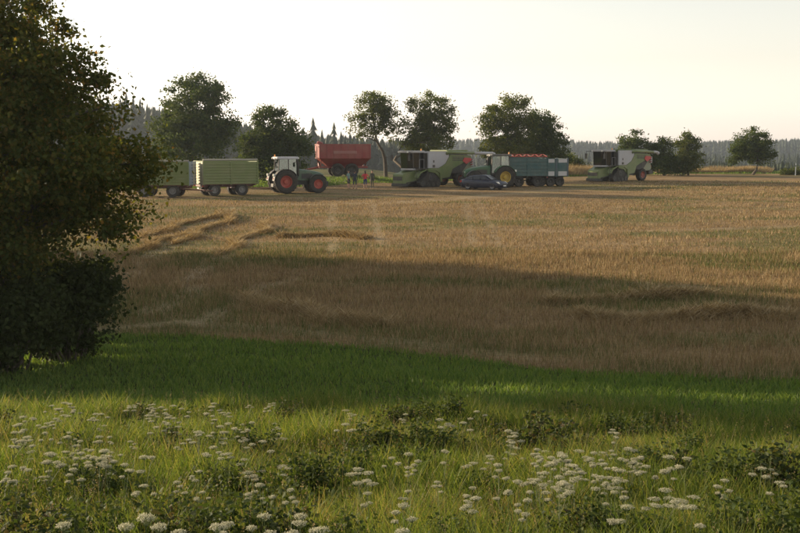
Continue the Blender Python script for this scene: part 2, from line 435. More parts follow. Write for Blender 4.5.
btree('dense_tree', 'dense olive tree directly above the red-edged blue trailer', 507, 140,
      [(505,118,24,20),(490,130,17,17),(520,132,18,20),(508,148,30,14),(513,104,16,8)],
      [(508,182),(508,165),(507,145),(507,120)], m_olive, 21000, .24, 260, .68, 25, group=RT, shell=2.3, r0=.24)
btree('slanting_tree', 'darker tree sloping down right beside the dense olive tree', 545, 142,
      [(538,122,15,14),(548,136,17,17),(556,150,14,14),(536,148,15,16),(562,160,8,10)],
      [(543,182),(544,165),(544,145),(540,125)], m_dark, 17000, .24, 220, .66, 26, group=RT, shell=2.3)
btree('small_tree', 'small tree rising behind the right combine', 633, 158,
      [(634,143,15,12),(626,150,11,10),(645,150,9,10),(634,158,16,9)],
      [(634,180),(634,165),(634,150),(634,138)], m_dark, 9500, .24, 150, .6, 27, group=RT)
btree('scrubby_tree', 'low scrubby tree right of the right combine', 664, 157,
      [(663,152,12,14),(658,163,11,11),(672,164,10,11)],
      [(664,180),(664,168),(664,156),(663,145)], m_dark, 9500, .24, 150, .6, 28, group=RT)
btree('small_tree', 'slim small tree with open top left of the lone field tree', 688, 158,
      [(686,145,10,12),(694,142,8,6),(690,160,13,12),(682,165,9,10)],
      [(688,180),(688,168),(688,152),(689,138)], m_olive, 8000, .24, 130, .58, 29, group=RT, limbs=26)
btree('lone_tree', 'lone tree with slanted bare trunk at the right field edge', 752, 160,
      [(752,141,18,14),(740,152,13,10),(766,152,10,12),(755,155,16,10),(735,158,8,7)],
      [(755,178),(756.5,170),(758,162),(756,152),(753,140)], m_dark, 12500, .24, 190, .58, 30, group=RT, shell=2.2, limbs=30, r0=.24)
btree('field_shrub', 'grey-green scrub between blue trailer and right combine', 572, 165,
      [(572,163,8,9),(580,168,7,6)], [(573,178),(573,168),(573,160)], m_olive, 3500, .24, 60, .5, 31, cat='shrub')
btree('field_shrub', 'small round bush at the far right edge of the field', 792, 160,
      [(795,172,10,5),(786,174,6,4)], [(793,178),(793,174),(793,170)], m_olive, 3000, .2, 50, .4, 32, cat='shrub')

# conifers: jagged tiers of drooping boughs
m_conifer = leafmat('spruce needles', [(0,(.016,.026,.014)),(.6,(.026,.038,.018)),(1,(.04,.05,.022))], .1)
def conifer_geo(h, r, rg, tiers=9, n=9):
    vs = []; ts = []
    for k in range(tiers):
        f = k/tiers; z1 = h*(.10+.90*(f+1.25/tiers)); z0 = h*(.08+.90*f); rr = r*(1-f)**.85+.03*r
        c = len(vs); vs.append((0, 0, min(z1, h)))
        a0 = rg.random()*6.28
        for j in range(2*n):
            a = a0+math.pi*j/n; q = rr*((.8+.45*rg.random()) if j % 2 == 0 else (.42+.2*rg.random()))
            vs.append((q*math.cos(a), q*math.sin(a), z0-(.05*h/ tiers*4*rg.random() if j % 2 == 0 else -.03*h)))
        for j in range(2*n): ts.append((c, c+1+j, c+1+(j+1) % (2*n)))
    return np.array(vs), np.array(ts)
rgc = np.random.default_rng(5)
PROTO = [conifer_geo(1.0, .17+.03*k/4, rgc) for k in range(5)]
PROTO_LOW = [conifer_geo(1.0, .19, rgc, 5, 5) for k in range(4)]
def spruce(px, Y, top_row, label, group):
    x, zt = W(px, top_row, Y); zb = float(H(x, Y)); h = zt-zb
    root = empty('spruce_tree', (x, Y, zb), rgc.random()*6, label, 'spruce', group)
    v, t = PROTO[rgc.integers(5)]
    link('crown', np_mesh('crown', v*h, t), m_conifer, root)
    mb = MB(); mb.tube([(0,0,-.3),(0,0,h*.2),(0,0,h*.6)], [.22,.18,.06], 6); mb.build('trunk', bark(), root)
ORD = ['first','second','third','fourth','fifth','sixth','seventh','eighth','ninth','tenth','eleventh','twelfth','thirteenth','fourteenth','fifteenth','sixteenth','seventeenth','eighteenth','nineteenth','twentieth']+['twenty-%s' % k for k in ('first','second','third','fourth','fifth','sixth','seventh','eighth','ninth')]+['thirtieth']+['thirty-%s' % k for k in ('first','second','third','fourth','fifth')]
for k, (px, row) in enumerate(((112,101),(120,97),(126,92),(133,96),(140,98),(147,103),(154,108))):
    spruce(px, 415+rgc.random()*15, row, '%s from left of the dark hazy spruces above the big left tree' % ORD[k], 'spruces on the left skyline')
for k, (px, row) in enumerate(((303,127),(313,117),(322,129),(334,122),(341,131),(350,132))):
    spruce(px, 425+rgc.random()*12, row, '%s from left of the hazy spruces above the red grain cart' % ORD[k], 'spruces above the red grain cart')
def forest(name, label, spots, m):
    V = []; T = []; o = 0
    for x, y, h in spots:
        v, t = PROTO_LOW[rgc.integers(len(PROTO_LOW))]
        a = rgc.random()*6; c, s = math.cos(a), math.sin(a); wd = .9+.5*rgc.random()
        p = np.stack([(v[:,0]*c-v[:,1]*s)*h*wd+x, (v[:,0]*s+v[:,1]*c)*h*wd+y, v[:,2]*h+float(H(x, y))-.4], 1)
        V.append(p); T.append(t+o); o += len(v)
    return tag(link(name, np_mesh(name, np.concatenate(V), np.concatenate(T)), m), label, 'forest', None, 'stuff')
def rows_of(px0, px1, Y0, Y1, n, top, hmin, hmax, jit=7):
    out = []
    for _ in range(n):
        Y = Y0+(Y1-Y0)*rgc.random(); px = px0+(px1-px0)*rgc.random()
        x, zt = W(px, top(px)+rgc.random()*jit, Y); h = zt-float(H(x, Y))
        out.append((x, Y, float(np.clip(h, hmin, hmax))))
    return out
forest('spruce_forest', 'hazy spruce wood on the slope behind the left trees',
       rows_of(-60, 420, 440, 560, 1000, lambda p: np.interp(p, [-60,60,130,200,300,420],[92,96,101,112,131,137]), 9, 30), m_conifer)
forest('distant_forest', 'distant blue hazy forest along the right horizon',
       rows_of(330, 1000, 1180, 1500, 2200, lambda p: 139+1.6*math.sin(p/47)+.8*math.sin(p/13), 12, 34, 4)+rows_of(330, 1000, 620, 1180, 1300, lambda p: 150+2.0*math.sin(p/37)+1.2*math.sin(p/11), 8, 20), m_conifer)
forest('valley_wood', 'dark tree line in the valley beyond the right field edge',
       rows_of(675, 960, 330, 380, 420, lambda p: 160+2*math.sin(p/9), 5, 15), m_conifer)

# ------------------------------------------------------------------ grass, stubble and weeds
def blades(x, y, h, wd, lean, rg, seg=2):
    """tapered blades: one bent quad plus a tip (three triangles), or one triangle"""
    n = len(x); z = H(x, y)-.01
    a = rg.random(n)*2*np.pi; ca, sa = np.cos(a), np.sin(a)
    l = rg.random(n)*2*np.pi; lx, ly = np.cos(l)*lean*h, np.sin(l)*lean*h
    b0 = np.stack([x-ca*wd/2, y-sa*wd/2, z], 1); b1 = np.stack([x+ca*wd/2, y+sa*wd/2, z], 1)
    tip = np.stack([x+lx, y+ly, z+h*np.sqrt(np.maximum(.15, 1-lean**2*.6))], 1)
    if seg == 1:
        v = np.stack([b0, b1, tip], 1).reshape(-1, 3); k = np.arange(n)*3
        return v, np.stack([k, k+1, k+2], 1)
    m0 = np.stack([x-ca*wd*.38+lx*.28, y-sa*wd*.38+ly*.28, z+h*.55], 1); m1 = np.stack([x+ca*wd*.38+lx*.28, y+sa*wd*.38+ly*.28, z+h*.55], 1)
    v = np.stack([b0, b1, m1, m0, tip], 1).reshape(-1, 3); k = np.arange(n)*5
    t = np.concatenate([np.stack([k, k+1, k+2], 1), np.stack([k, k+2, k+3], 1), np.stack([k+3, k+2, k+4], 1)])
    return v, t
def fan(n, d0, d1, rg, spread=.44):
    d = d0+(d1-d0)*rg.random(n); u = rg.random(n)*2-1; wide = rg.random(n) < .24     # dense in the middle, thinner out to the sides
    return np.where(wide, np.sign(u)*(spread*d+1.0+np.abs(u)*5.5), u*(spread*d+1.0)), d
rough_edge = lambda x: np.interp(x, [-9,-5,0,4,9],[17.0,16.8,16.4,15.9,15.7])+(vnoise(x/1.3, x*0, 77)-.5)*1.4
m_grass = leafmat('meadow grass blades', [(0,(.06,.105,.021)),(.45,(.11,.16,.033)),(.8,(.18,.205,.05)),(1,(.26,.24,.09))], .5, (1.2,1.15,.5),
                  'dry', [(0,(.16,.13,.055)),(.5,(.24,.19,.085)),(1,(.33,.27,.14))], rough=.5)
m_mown = leafmat('short green grass blades', [(0,(.075,.13,.032)),(.5,(.12,.18,.045)),(1,(.19,.23,.06))], .45, (1.15,1.2,.5), rough=.5)
rg = np.random.default_rng(101)
x, y = fan(340000, 4.2, 19.0, rg); k = y < rough_edge(x); x, y = x[k], y[k]
cl = fbm(x/.9, y/.7, 61, 3); dryp = sstep(.52, .72, fbm(x/2.2, y/1.6, 66, 3))
h = (.13+.50*cl**1.5)*(.55+.75*rg.random(len(x))); wd = (.0042+.00042*y)*(.7+.6*rg.random(len(x)))
v, t = blades(x, y, h, wd, .15+.55*rg.random(len(x)), rg)
dry = (rg.random(len(x)) < dryp*.28).astype(float)
tag(link('meadow_grass', np_mesh('meadow_grass', v, t, None, {'dry': np.repeat(dry, 5)}), m_grass),
    'tall sunlit yellow-green meadow grass in the foreground', 'grass', None, 'stuff')
x, y = fan(190000, 15.5, 33.0, rg); k = (y > rough_edge(x)-.6) & (y < bound(x)+.15); x, y = x[k], y[k]
h = (.07+.10*fbm(x/1.4, y/.9, 63, 2))*(.6+.7*rg.random(len(x)))
v, t = blades(x, y, h, .010+.0005*y*(.6+.8*rg.random(len(x))), .2+.5*rg.random(len(x)), rg)
tag(link('mown_grass', np_mesh('mown_grass', v, t), m_mown), 'short shaded green grass strip before the stubble field', 'grass', None, 'stuff')

m_stub = leafmat('stubble stalks', [(0,(.15,.10,.05)),(.5,(.27,.19,.10)),(1,(.40,.31,.18))], .25, (1.1,1.0,.7),
                 'green', [(0,(.07,.095,.026)),(1,(.14,.15,.05))], rough=.8)
def stub(n, d0, d1, hh, wk, spread=.42):
    x, y = fan(n, d0, d1, rg, spread)
    k = (y > bound(x)-.1) & (y < edge(x)); x, y = x[k], y[k]
    tm = track_mask(x, y); k = rg.random(len(x)) > tm*.85; x, y, tm = x[k], y[k], tm[k]
    # drill rows: stalks gather on lines that run across the slope
    row = .22*(1+y/40); yy = np.round((y+x*.12)/row)*row - x*.12 + rg.normal(size=len(x))*row*.20
    y = np.where(rg.random(len(x)) < .6, yy, y)
    cl = fbm(x/2.6, y/1.3, 88, 3)
    h = hh*(.35+1.1*cl)*(.5+.9*rg.random(len(x)))*(1-.6*tm)*(1-.72*sstep(88, 99, y)*sstep(30, 18, x))
    v, t = blades(x, y, h, wk*y*(.6+.8*rg.random(len(x))), .1+.65*rg.random(len(x))**1.5, rg, 1)
    g = (rg.random(len(x)) < green_mask(x, y)*.8+.06).astype(float)
    return v, t, np.repeat(g, 3)
A = stub(250000, 19.5, 50, .24, .00055); B = stub(215000, 45, 135, .17, .00062)
tag(link('stubble', np_mesh('stubble', np.concatenate([A[0], B[0]]), np.concatenate([A[1], B[1]+len(A[0])]), None,
     {'green': np.concatenate([A[2], B[2]])}), m_stub), 'cut straw stubble covering the harvested field', 'stubble', None, 'stuff')
# heaps of loose straw left in ridges near the left of the field
m_straw = leafmat('loose straw', [(0,(.20,.14,.07)),(.5,(.34,.25,.13)),(1,(.46,.37,.22))], .25, (1.1,1.0,.7), rough=.8)
V = []; T = []; o_ = 0
for pts, wd_, n in ((gl([(150,238),(185,226),(225,214)]), .55, 3500), (gl([(182,245),(205,232),(240,216)]), .6, 3800), (gl([(228,256),(245,240),(268,226)]), .6, 3500),
                   (gl([(285,238),(330,236),(372,239)]), .5, 2600), (gl([(130,258),(160,244),(190,236)]), .5, 3000), (gl([(255,300),(330,322),(420,326)]), .6, 3500),
                   (gl([(590,318),(650,322),(730,316),(800,318)]), .6, 4500), (gl([(560,305),(640,300),(720,296)]), .5, 3000)):
    P = np.array(pts); L = np.concatenate([[0], np.cumsum(np.hypot(*(P[1:]-P[:-1]).T))])
    s = rg.random(n)*L[-1]; off = rg.normal(size=n)*wd_*.5
    xx = np.interp(s, L, P[:,0])+off*.35+(vnoise(s/2, s*0, 91)-.5)*1.2; yy = np.interp(s, L, P[:,1])+off
    hgt = .34*np.exp(-(off/wd_)**2*2)*(.3+vnoise(s*.9, s*0, 92))
    v, t = blades(xx, yy, .22+.2*rg.random(n), .0010*yy*(.6+.8*rg.random(n)), .8+.5*rg.random(n), rg, 1)
    v[:, 2] += np.repeat(hgt*rg.random(n), 3); V.append(v); T.append(t+o_); o_ += len(v)
tag(link('straw_ridges', np_mesh('straw_ridges', np.concatenate(V), np.concatenate(T)), m_straw),
    'loose golden straw lying in ridges on the stubble', 'straw', None, 'stuff')
# verge of long grass behind the field
def verge(name, label, n, px0, px1, r, hh, m, back):
    px = px0+(px1-px0)*rg.random(n); xx = np.zeros(n); yy = np.zeros(n)
    Y = 140.0; xx = (px-400)/F*Y
    for _ in range(6):
        Y = edge(xx); xx = (px-400)/F*Y
    yy = Y+back[0]+(back[1]-back[0])*rg.random(n); xx = (px-400)/F*yy
    v, t = blades(xx, yy, hh*(.4+.8*vnoise(xx/2.2, yy/2, 95))*(.6+.7*rg.random(n)), .05+.06*rg.random(n), .2+.5*rg.random(n), rg, 1)
    tag(link(name, np_mesh(name, v, t, None, {'dry': np.zeros(len(v))}), m), label, 'grass', None, 'stuff')
verge('verge_grass', 'rough green grass verge behind the field edge', 26000, 60, 860, 0, .35, m_mown, (-1, 10))
verge('dry_grass', 'tall golden dry grass left of the lone tree and beside the scrub', 15000, 655, 770, 0, .95, m_straw, (2, 7))
verge('dry_grass', 'tall golden dry grass between blue trailer and right combine', 5000, 556, 592, 0, 1.5, m_straw, (2, 7))

# slender seeding grass stalks with loose brownish heads above the blades
x, y = fan(2600, 6.0, 16.5, rg); k = (y < rough_edge(x)-.2) & (rg.random(len(x)) < .15+.85*sstep(.42, .62, fbm(x/1.7, y/1.2, 141, 3))); x, y = x[k], y[k]; n = len(x)
hh_ = .28+.26*rg.random(n); le = .12+.25*rg.random(n); st8 = rg.bit_generator.state
v, t = blades(x, y, hh_, .004+.0003*y, le, rg, 1)
tip = v.reshape(-1, 3, 3)[:, 2]; hd = np.repeat(tip, 10, 0); hd = hd+rg.normal(size=hd.shape)*np.array([.007,.007,.03])
v2, t2 = leaf_cloud(hd, .012, rg, -1.0)
tag(link('seeding_grass', np_mesh('seeding_grass', np.concatenate([v, v2]), np.concatenate([t, t2+len(v)])),
    leafmat('seed heads', [(0,(.15,.12,.06)),(.5,(.23,.18,.10)),(1,(.30,.25,.15))], .4, (1.1,1.0,.7))), 'thin brownish seeding grass stalks above the meadow', 'grass', None, 'stuff')
# low broad-leaved herbs growing in patches between the grass
x, y = fan(165000, 4.5, 18.2, rg); k = (y < rough_edge(x)) & (rg.random(len(x)) < sstep(.50, .64, fbm(x/1.3, y/.8, 131, 3))); x, y = x[k], y[k]
hp_ = np.stack([x, y, H(x, y)+.03+.34*rg.random(len(x))*sstep(.45, .75, fbm(x/.6, y/.5, 133, 2))], 1)
v, t = leaf_cloud(hp_, .05, rg)
tag(link('meadow_herbs', np_mesh('meadow_herbs', v, t), leafmat('herb leaves', [(0,(.035,.055,.016)),(.6,(.06,.085,.025)),(1,(.10,.12,.04))], .4)),
    'low dark broad-leaved herbs in patches among the meadow grass', 'herbs', None, 'stuff')

# white-flowered umbellifers: five shapes, each a stem with branches and flat flower heads
m_stem = paint('umbel stem', (.10,.13,.04), .7, dust=.2)
m_umbel = leafmat('umbel florets', [(0,(.30,.29,.19)),(.6,(.48,.46,.36)),(1,(.66,.64,.54))], .35, (1,1,.85), rough=.8)
def umbel_geo(seed):
    rd = random.Random(seed); rgu = np.random.default_rng(seed)
    st = MB(); heads = []; h = rd.uniform(.85, 1.1)
    def head(top, r):
        nk = int(16+r*160); P = []; heads.append(P)
        for k in range(nk):
            a = 2.399*k; q = r*math.sqrt((k+.5)/nk)
            c = Vector(top)+Vector((q*math.cos(a), q*math.sin(a), .05*r*10*(.1)-.14*q*q/r+rd.uniform(-.004,.004)))
            st.tube([Vector(top)-Vector((0,0,r*.55)), c], [.0016,.001], 3, False)
            m_ = 13
            P.append(np.array(c)+rgu.normal(size=(m_, 3))*np.array([.009,.009,.0025])*(r/.09)**.5)
    lean = (rd.uniform(-.08,.08), rd.uniform(-.08,.08))
    tops = [((lean[0], lean[1], h), rd.uniform(.075,.11))]
    st.tube([(0,0,-.05),(lean[0]*.3,lean[1]*.3,h*.5),(lean[0],lean[1],h-.04)], [.007,.005,.0035], 5)
    for k in range(rd.choice((1,2,3))):
        a = rd.uniform(0,6.28); z0 = h*rd.uniform(.4,.62); L = rd.uniform(.12,.24); zt = h*rd.uniform(.82,.99)
        e = (lean[0]*.5+L*math.cos(a), lean[1]*.5+L*math.sin(a), zt)
        st.tube([(lean[0]*.4,lean[1]*.4,z0),(lean[0]*.5+L*.6*math.cos(a),lean[1]*.5+L*.6*math.sin(a),(z0+zt)/2),(e[0],e[1],e[2]-.03)], [.004,.0035,.0028], 4)
        tops.append((e, rd.uniform(.05,.085)))
    for tp, r in tops: head(tp, r)
    hm = [np_mesh('flower_head', *leaf_cloud(np.concatenate(P), .010, rgu, 0)) for P in heads]
    # low divided leaves
    lp = rgu.normal(size=(50, 3))*np.array([.13,.13,.07])+np.array([0,0,.28]); lv, lt = leaf_cloud(lp, .09, rgu)
    return st.mesh('stem'), hm, np_mesh('leaves', lv, lt)
m_weed = leafmat('weed leaves', [(0,(.030,.050,.014)),(.6,(.052,.078,.022)),(1,(.085,.105,.032))], .38)
UG = [umbel_geo(200+k) for k in range(6)]
for a, b, c in UG: a.materials.append(m_stem); [q.materials.append(m_umbel) for q in b]; c.materials.append(m_weed)
rdu = random.Random(8)
UMB = []
def solve(px, row, hh):
    """distance at which a plant of height hh has its top at this pixel"""
    ds = np.arange(3.5, 19, .02); xs_, zs = W(px, row, ds)
    return float(ds[np.argmin(np.abs(zs-H(xs_, ds)-hh))])
def umbel(px, top_row, hh, label, group, wide):
    d = solve(px, top_row, hh); x, zt = W(px, top_row, d); zb = float(H(x, d)); k = rdu.randrange(len(UG)); hgt = max(v.co.z for v in UG[k][1][0].vertices)
    s = min(1.2, max(.3, (zt-zb)/hgt))
    root = empty('umbel_flower', (x, d, zb), rdu.uniform(0,6.28), label, 'wildflower', group); root.scale = (wide, wide, s)
    link('stem', UG[k][0], None, root); link('leaves', UG[k][2], None, root)
    for q in UG[k][1]: link('flower_head', q, None, root)
    return root
FG = 'white umbels along the bottom edge'
for px, row, hh, lb in ((55,522,.75,'large cream umbel flower low at the bottom left corner'),(122,524,.8,'broad white umbel cut off at the bottom, left of centre'),
        (142,513,.9,'tall white umbel cluster rising from the bottom edge left of centre'),(152,521,.8,'low white umbel beside the tall bottom cluster'),
        (183,527,.7,'small cream umbel touching the bottom edge'),(214,523,.8,'wide flat white umbel at the bottom edge, its right side shaded'),
        (232,521,.7,'white umbel right of the wide flat one at the bottom'),(268,512,.7,'cream umbel above the bottom edge left of a dark weed'),
        (297,514,.7,'pale double umbel near the bottom centre'),(306,520,.7,'lower pale umbel next to the double one'),
        (322,527,.7,'cream umbel right of the pale double umbel'),(407,503,.6,'single grey-white umbel in the bottom middle'),
        (402,526,.7,'shaded umbel in the bottom middle'),(628,505,.6,'small umbel among weeds at lower right'),(690,503,.6,'pale umbel near the lower right weeds')):
    umbel(px, row, hh, lb, FG, .42)
LAND = [(0,110,'the big left tree'),(110,190,'the rear green trailer'),(190,258,'the cream-backed green trailer'),(258,320,'the red-rimmed tractor'),(320,380,'the red grain cart'),(380,455,'the left combine'),
        (455,505,'the dark blue car'),(505,570,'the blue-green trailers'),(570,660,'the right combine'),(660,725,'the small right trees'),(725,830,'the lone right tree')]
def scatter(n, px0, px1, r0, r1, pw=1.0):
    for _ in range(n):
        px = rdu.uniform(px0, px1); UMB.append((px, r0+(r1-r0)*rdu.random()**pw, rdu.uniform(.36, .64), rdu.uniform(.28, .52)))
scatter(58, 2, 300, 402, 440, 1.2); scatter(26, 2, 130, 432, 470); scatter(16, 130, 300, 440, 500); scatter(18, 360, 530, 452, 500); scatter(12, 330, 520, 408, 450)
scatter(30, 535, 640, 445, 482); scatter(24, 560, 798, 425, 500)
cells = {}
for u in UMB:
    L = [n for a, b, n in LAND if a <= u[0] < b][0]; bd = 'back' if u[1] < 440 else 'middle' if u[1] < 475 else 'front'
    cells.setdefault((L, bd), []).append(u)
for (L, bd), us in cells.items():
    for k, (px, row, hh, wd) in enumerate(sorted(us)):
        umbel(px, row, hh, 'white umbel in the %s of the meadow below %s, %s from left' % (bd, L, ORD[k]), 'white umbels in the meadow', wd)

# leafy weeds
def weed_geo(seed):
    rgw = np.random.default_rng(seed); rd = random.Random(seed); st = MB(); P = []
    for k in range(16):
        a = rd.uniform(0, 6.28); q = rd.uniform(.02,.30); hh = rd.uniform(.45,.85)*(1-.5*q)
        b = Vector((q*math.cos(a)*.7, q*math.sin(a)*.7, -.03)); e = Vector((q*1.35*math.cos(a), q*1.35*math.sin(a), hh))
        st.tube([b, b.lerp(e, .5), e], [.006,.004,.002], 4, False)
        for j in range(70):
            f = rd.uniform(.12, 1.02); c = b.lerp(e, f); P.append(np.array(c)+rgw.normal(size=3)*np.array([.055,.055,.03]))
    v, t = leaf_cloud(np.array(P), .055, rgw)
    return st.mesh('stems'), np_mesh('leaves', v, t)
m_bract = leafmat('bramble leaves', [(0,(.026,.040,.014)),(.7,(.050,.066,.022)),(1,(.10,.075,.045))], .34)
WG = [weed_geo(300+k) for k in range(5)]
WM = [(a.copy(), b.copy()) for a, b in WG]
for a, b in WG: a.materials.append(m_stem); b.materials.append(m_weed)
for a, b in WM: a.materials.append(m_stem); b.materials.append(m_bract)
def weed(px, row, size, label, group, k, wide=1.0):
    x, d = G(px, row); st, lv = (WG if k % 3 else WM)[k % 5]
    root = empty('leafy_weed', (x, d, float(H(x, d))), k*1.7, label, 'weed', group); root.scale = (size*wide, size*wide, size)
    link('stem', st, None, root); link('leaves', lv, None, root)
for k, (px, row, s, lb) in enumerate(((3,446,1.0,'dark leafy weed cut by the left edge'),(98,510,1.0,'dark upright weed in the lower left meadow'),
        (76,468,.8,'small dark weed at the left among umbels'),(172,466,.95,'dark weed left of the pair in the left meadow'),(216,470,.8,'small low weed in the left meadow'),
        (250,472,1.1,'broad dark weed in the left-centre grass'),(142,428,.75,'dark tuft in the flower band'),(311,504,1.15,'tall dark weed left of bottom centre'),
        (358,494,1.0,'dark weed just left of the middle of the meadow'),(294,430,.9,'rounded green weed at the back of the meadow'),(449,438,1.25,'large dark rounded weed at the back centre'),
        (425,438,1.0,'green weed left of the large rounded one'),(395,436,.95,'leafy weed at the back, third left of the large rounded one'),(335,436,.85,'low weed at the back between two bushier ones'),
        (361,470,1.15,'dark leafy weed in the central row, leftmost'),(390,470,1.0,'dark weed in the central row, second'),(414,470,1.15,'dark weed in the central row, third'),(444,469,1.15,'dark weed in the central row, fourth'),
        (496,463,1.0,'dark weed right of the central row'),(520,470,.85,'small weed at the right end of the central row'),(405,488,.95,'weed in front of the central row'),
        (540,468,1.3,'round dark bush-like weed right of centre'),(611,446,1.0,'dark weed at the back right of centre'),(645,452,1.0,'leafy weed at the back right'),
        (672,450,1.0,'weed at the back right beside an umbel'),(688,474,.95,'weed in the right meadow below the back row'),(641,496,1.0,'grey-green weed in the right umbel patch'),
        (665,497,1.0,'grey-green weed at the right of the umbel patch'),(729,508,1.2,'dark weed at lower right, left of the large clump'),(752,504,1.1,'large dark clump at lower right'),
        (778,510,1.3,'dark clump nearest the right edge'),(793,528,1.3,'reddish leafy clump in the bottom right corner'),(608,528,1.15,'bushy green weed at the bottom right of centre'),
        (575,530,1.0,'low green weed at the bottom right of centre'),(739,534,1.2,'leafy weed at the bottom edge right'),(640,536,1.0,'weed at the bottom edge, right third'),
        (20,536,1.2,'shaded weed in the bottom left corner'),(70,538,1.2,'shaded weed at the bottom left'),(115,535,1.0,'shaded weed under the tall umbel cluster'),
        (165,536,1.2,'shaded weed at the bottom beneath umbels'),(205,533,1.1,'shaded weed right of the bottom umbels'),(250,534,1.2,'dark weed at the bottom left of centre'),
        (282,538,1.1,'dark weed below the pale double umbel'),(350,536,1.0,'weed at the bottom just left of centre'),(440,538,.9,'low weed at the bottom centre'),
        (585,462,.7,'small weed behind the right umbel patch'),(230,505,.8,'low weed in the bright grass left of centre'),(480,508,.7,'small weed in bright grass at the bottom centre'))):
    weed(px, row+(38 if row > 525 else 0), s*(.62 if row < 525 else .55), lb, 'leafy weeds in the meadow', k, 1.25)

# ------------------------------------------------------------------ machines (local +X forward, +Y left, ground at z = 0)
RUB = paint('tyre rubber', (.018,.017,.016), .9, dust=.16, scale=3)
BLK = paint('black frame', (.02,.02,.021), .6, dust=.22)
GLS = glass(); GCB = glass('combine cab glass', (.22,.26,.25), .92)
LMP = paint('lamp lens', (.85,.83,.75), .15, dust=.0)
RED_L = paint('red lamp', (.5,.03,.02), .25, dust=.1)
ORG = paint('orange beacon', (.75,.28,.03), .25, dust=.0)
SEAT = paint('cab upholstery', (.04,.04,.045), .8, dust=.1)
WPLATE = paint('white plate', (.72,.72,.70), .4, dust=.1)
def wheel(parent, x, y, r, wd, rim_r, rimmat, lugs=0, side=1, dish=.06):
    """tyre with shoulders and chevron lugs; the rim is a child"""
    mb = MB(); h = wd/2
    mb.lathe_y([(-h*.80, rim_r),(-h, rim_r+(r-rim_r)*.35),(-h, r*.90),(-h*.82, r*.975),(h*.82, r*.975),(h, r*.90),(h, rim_r+(r-rim_r)*.35),(h*.80, rim_r),(-h*.80, rim_r)], n=36)
    if lugs:
        for k in range(lugs):
            for sd in (-1, 1):
                a = 2*math.pi*(k+(.5 if sd > 0 else 0))/lugs
                M = Matrix.Rotation(-a, 4, 'Y') @ Matrix.Translation((r*.955, sd*h*.5, 0)) @ Matrix.Rotation(sd*.6, 4, 'X')
                mb.box(0, r*.055, -h*.55, h*.55, -r*.032, r*.032, M)
    t = mb.build('wheel', RUB, parent); t.location = (x, y, r)
    q = MB(); s = side
    q.lathe_y([(s*h*.78, rim_r*1.0),(s*h*.84, rim_r*1.03),(s*h*.80, rim_r*.93),(s*(h*.80-dish*2), rim_r*.80),(s*(h*.80-dish*2.2), rim_r*.42),(s*(h*.80-dish*.8), rim_r*.36),(s*(h*.80-dish*.6), .001)], n=24)
    q.lathe_y([(-s*h*.78, rim_r*1.0),(-s*(h*.5), rim_r*.8),(-s*h*.5, .001)], n=16)
    for k in range(8):
        a = k*math.pi/4; q.lathe_y([(s*(h*.80-dish*2.0), .02),(s*(h*.80-dish*1.6), .02),(s*(h*.80-dish*1.6), .001)], c=(rim_r*.58*math.cos(a), 0, rim_r*.58*math.sin(a)), n=6)
    q.build('rim', rimmat, t, smooth=False)
    return t
def lamp(parent, x, y, z, m, name='lamp', s=.07):
    return MB().box(x-s, x+s, y-s*1.2, y+s*1.2, z-s, z+s).build(name, m, parent, .015)

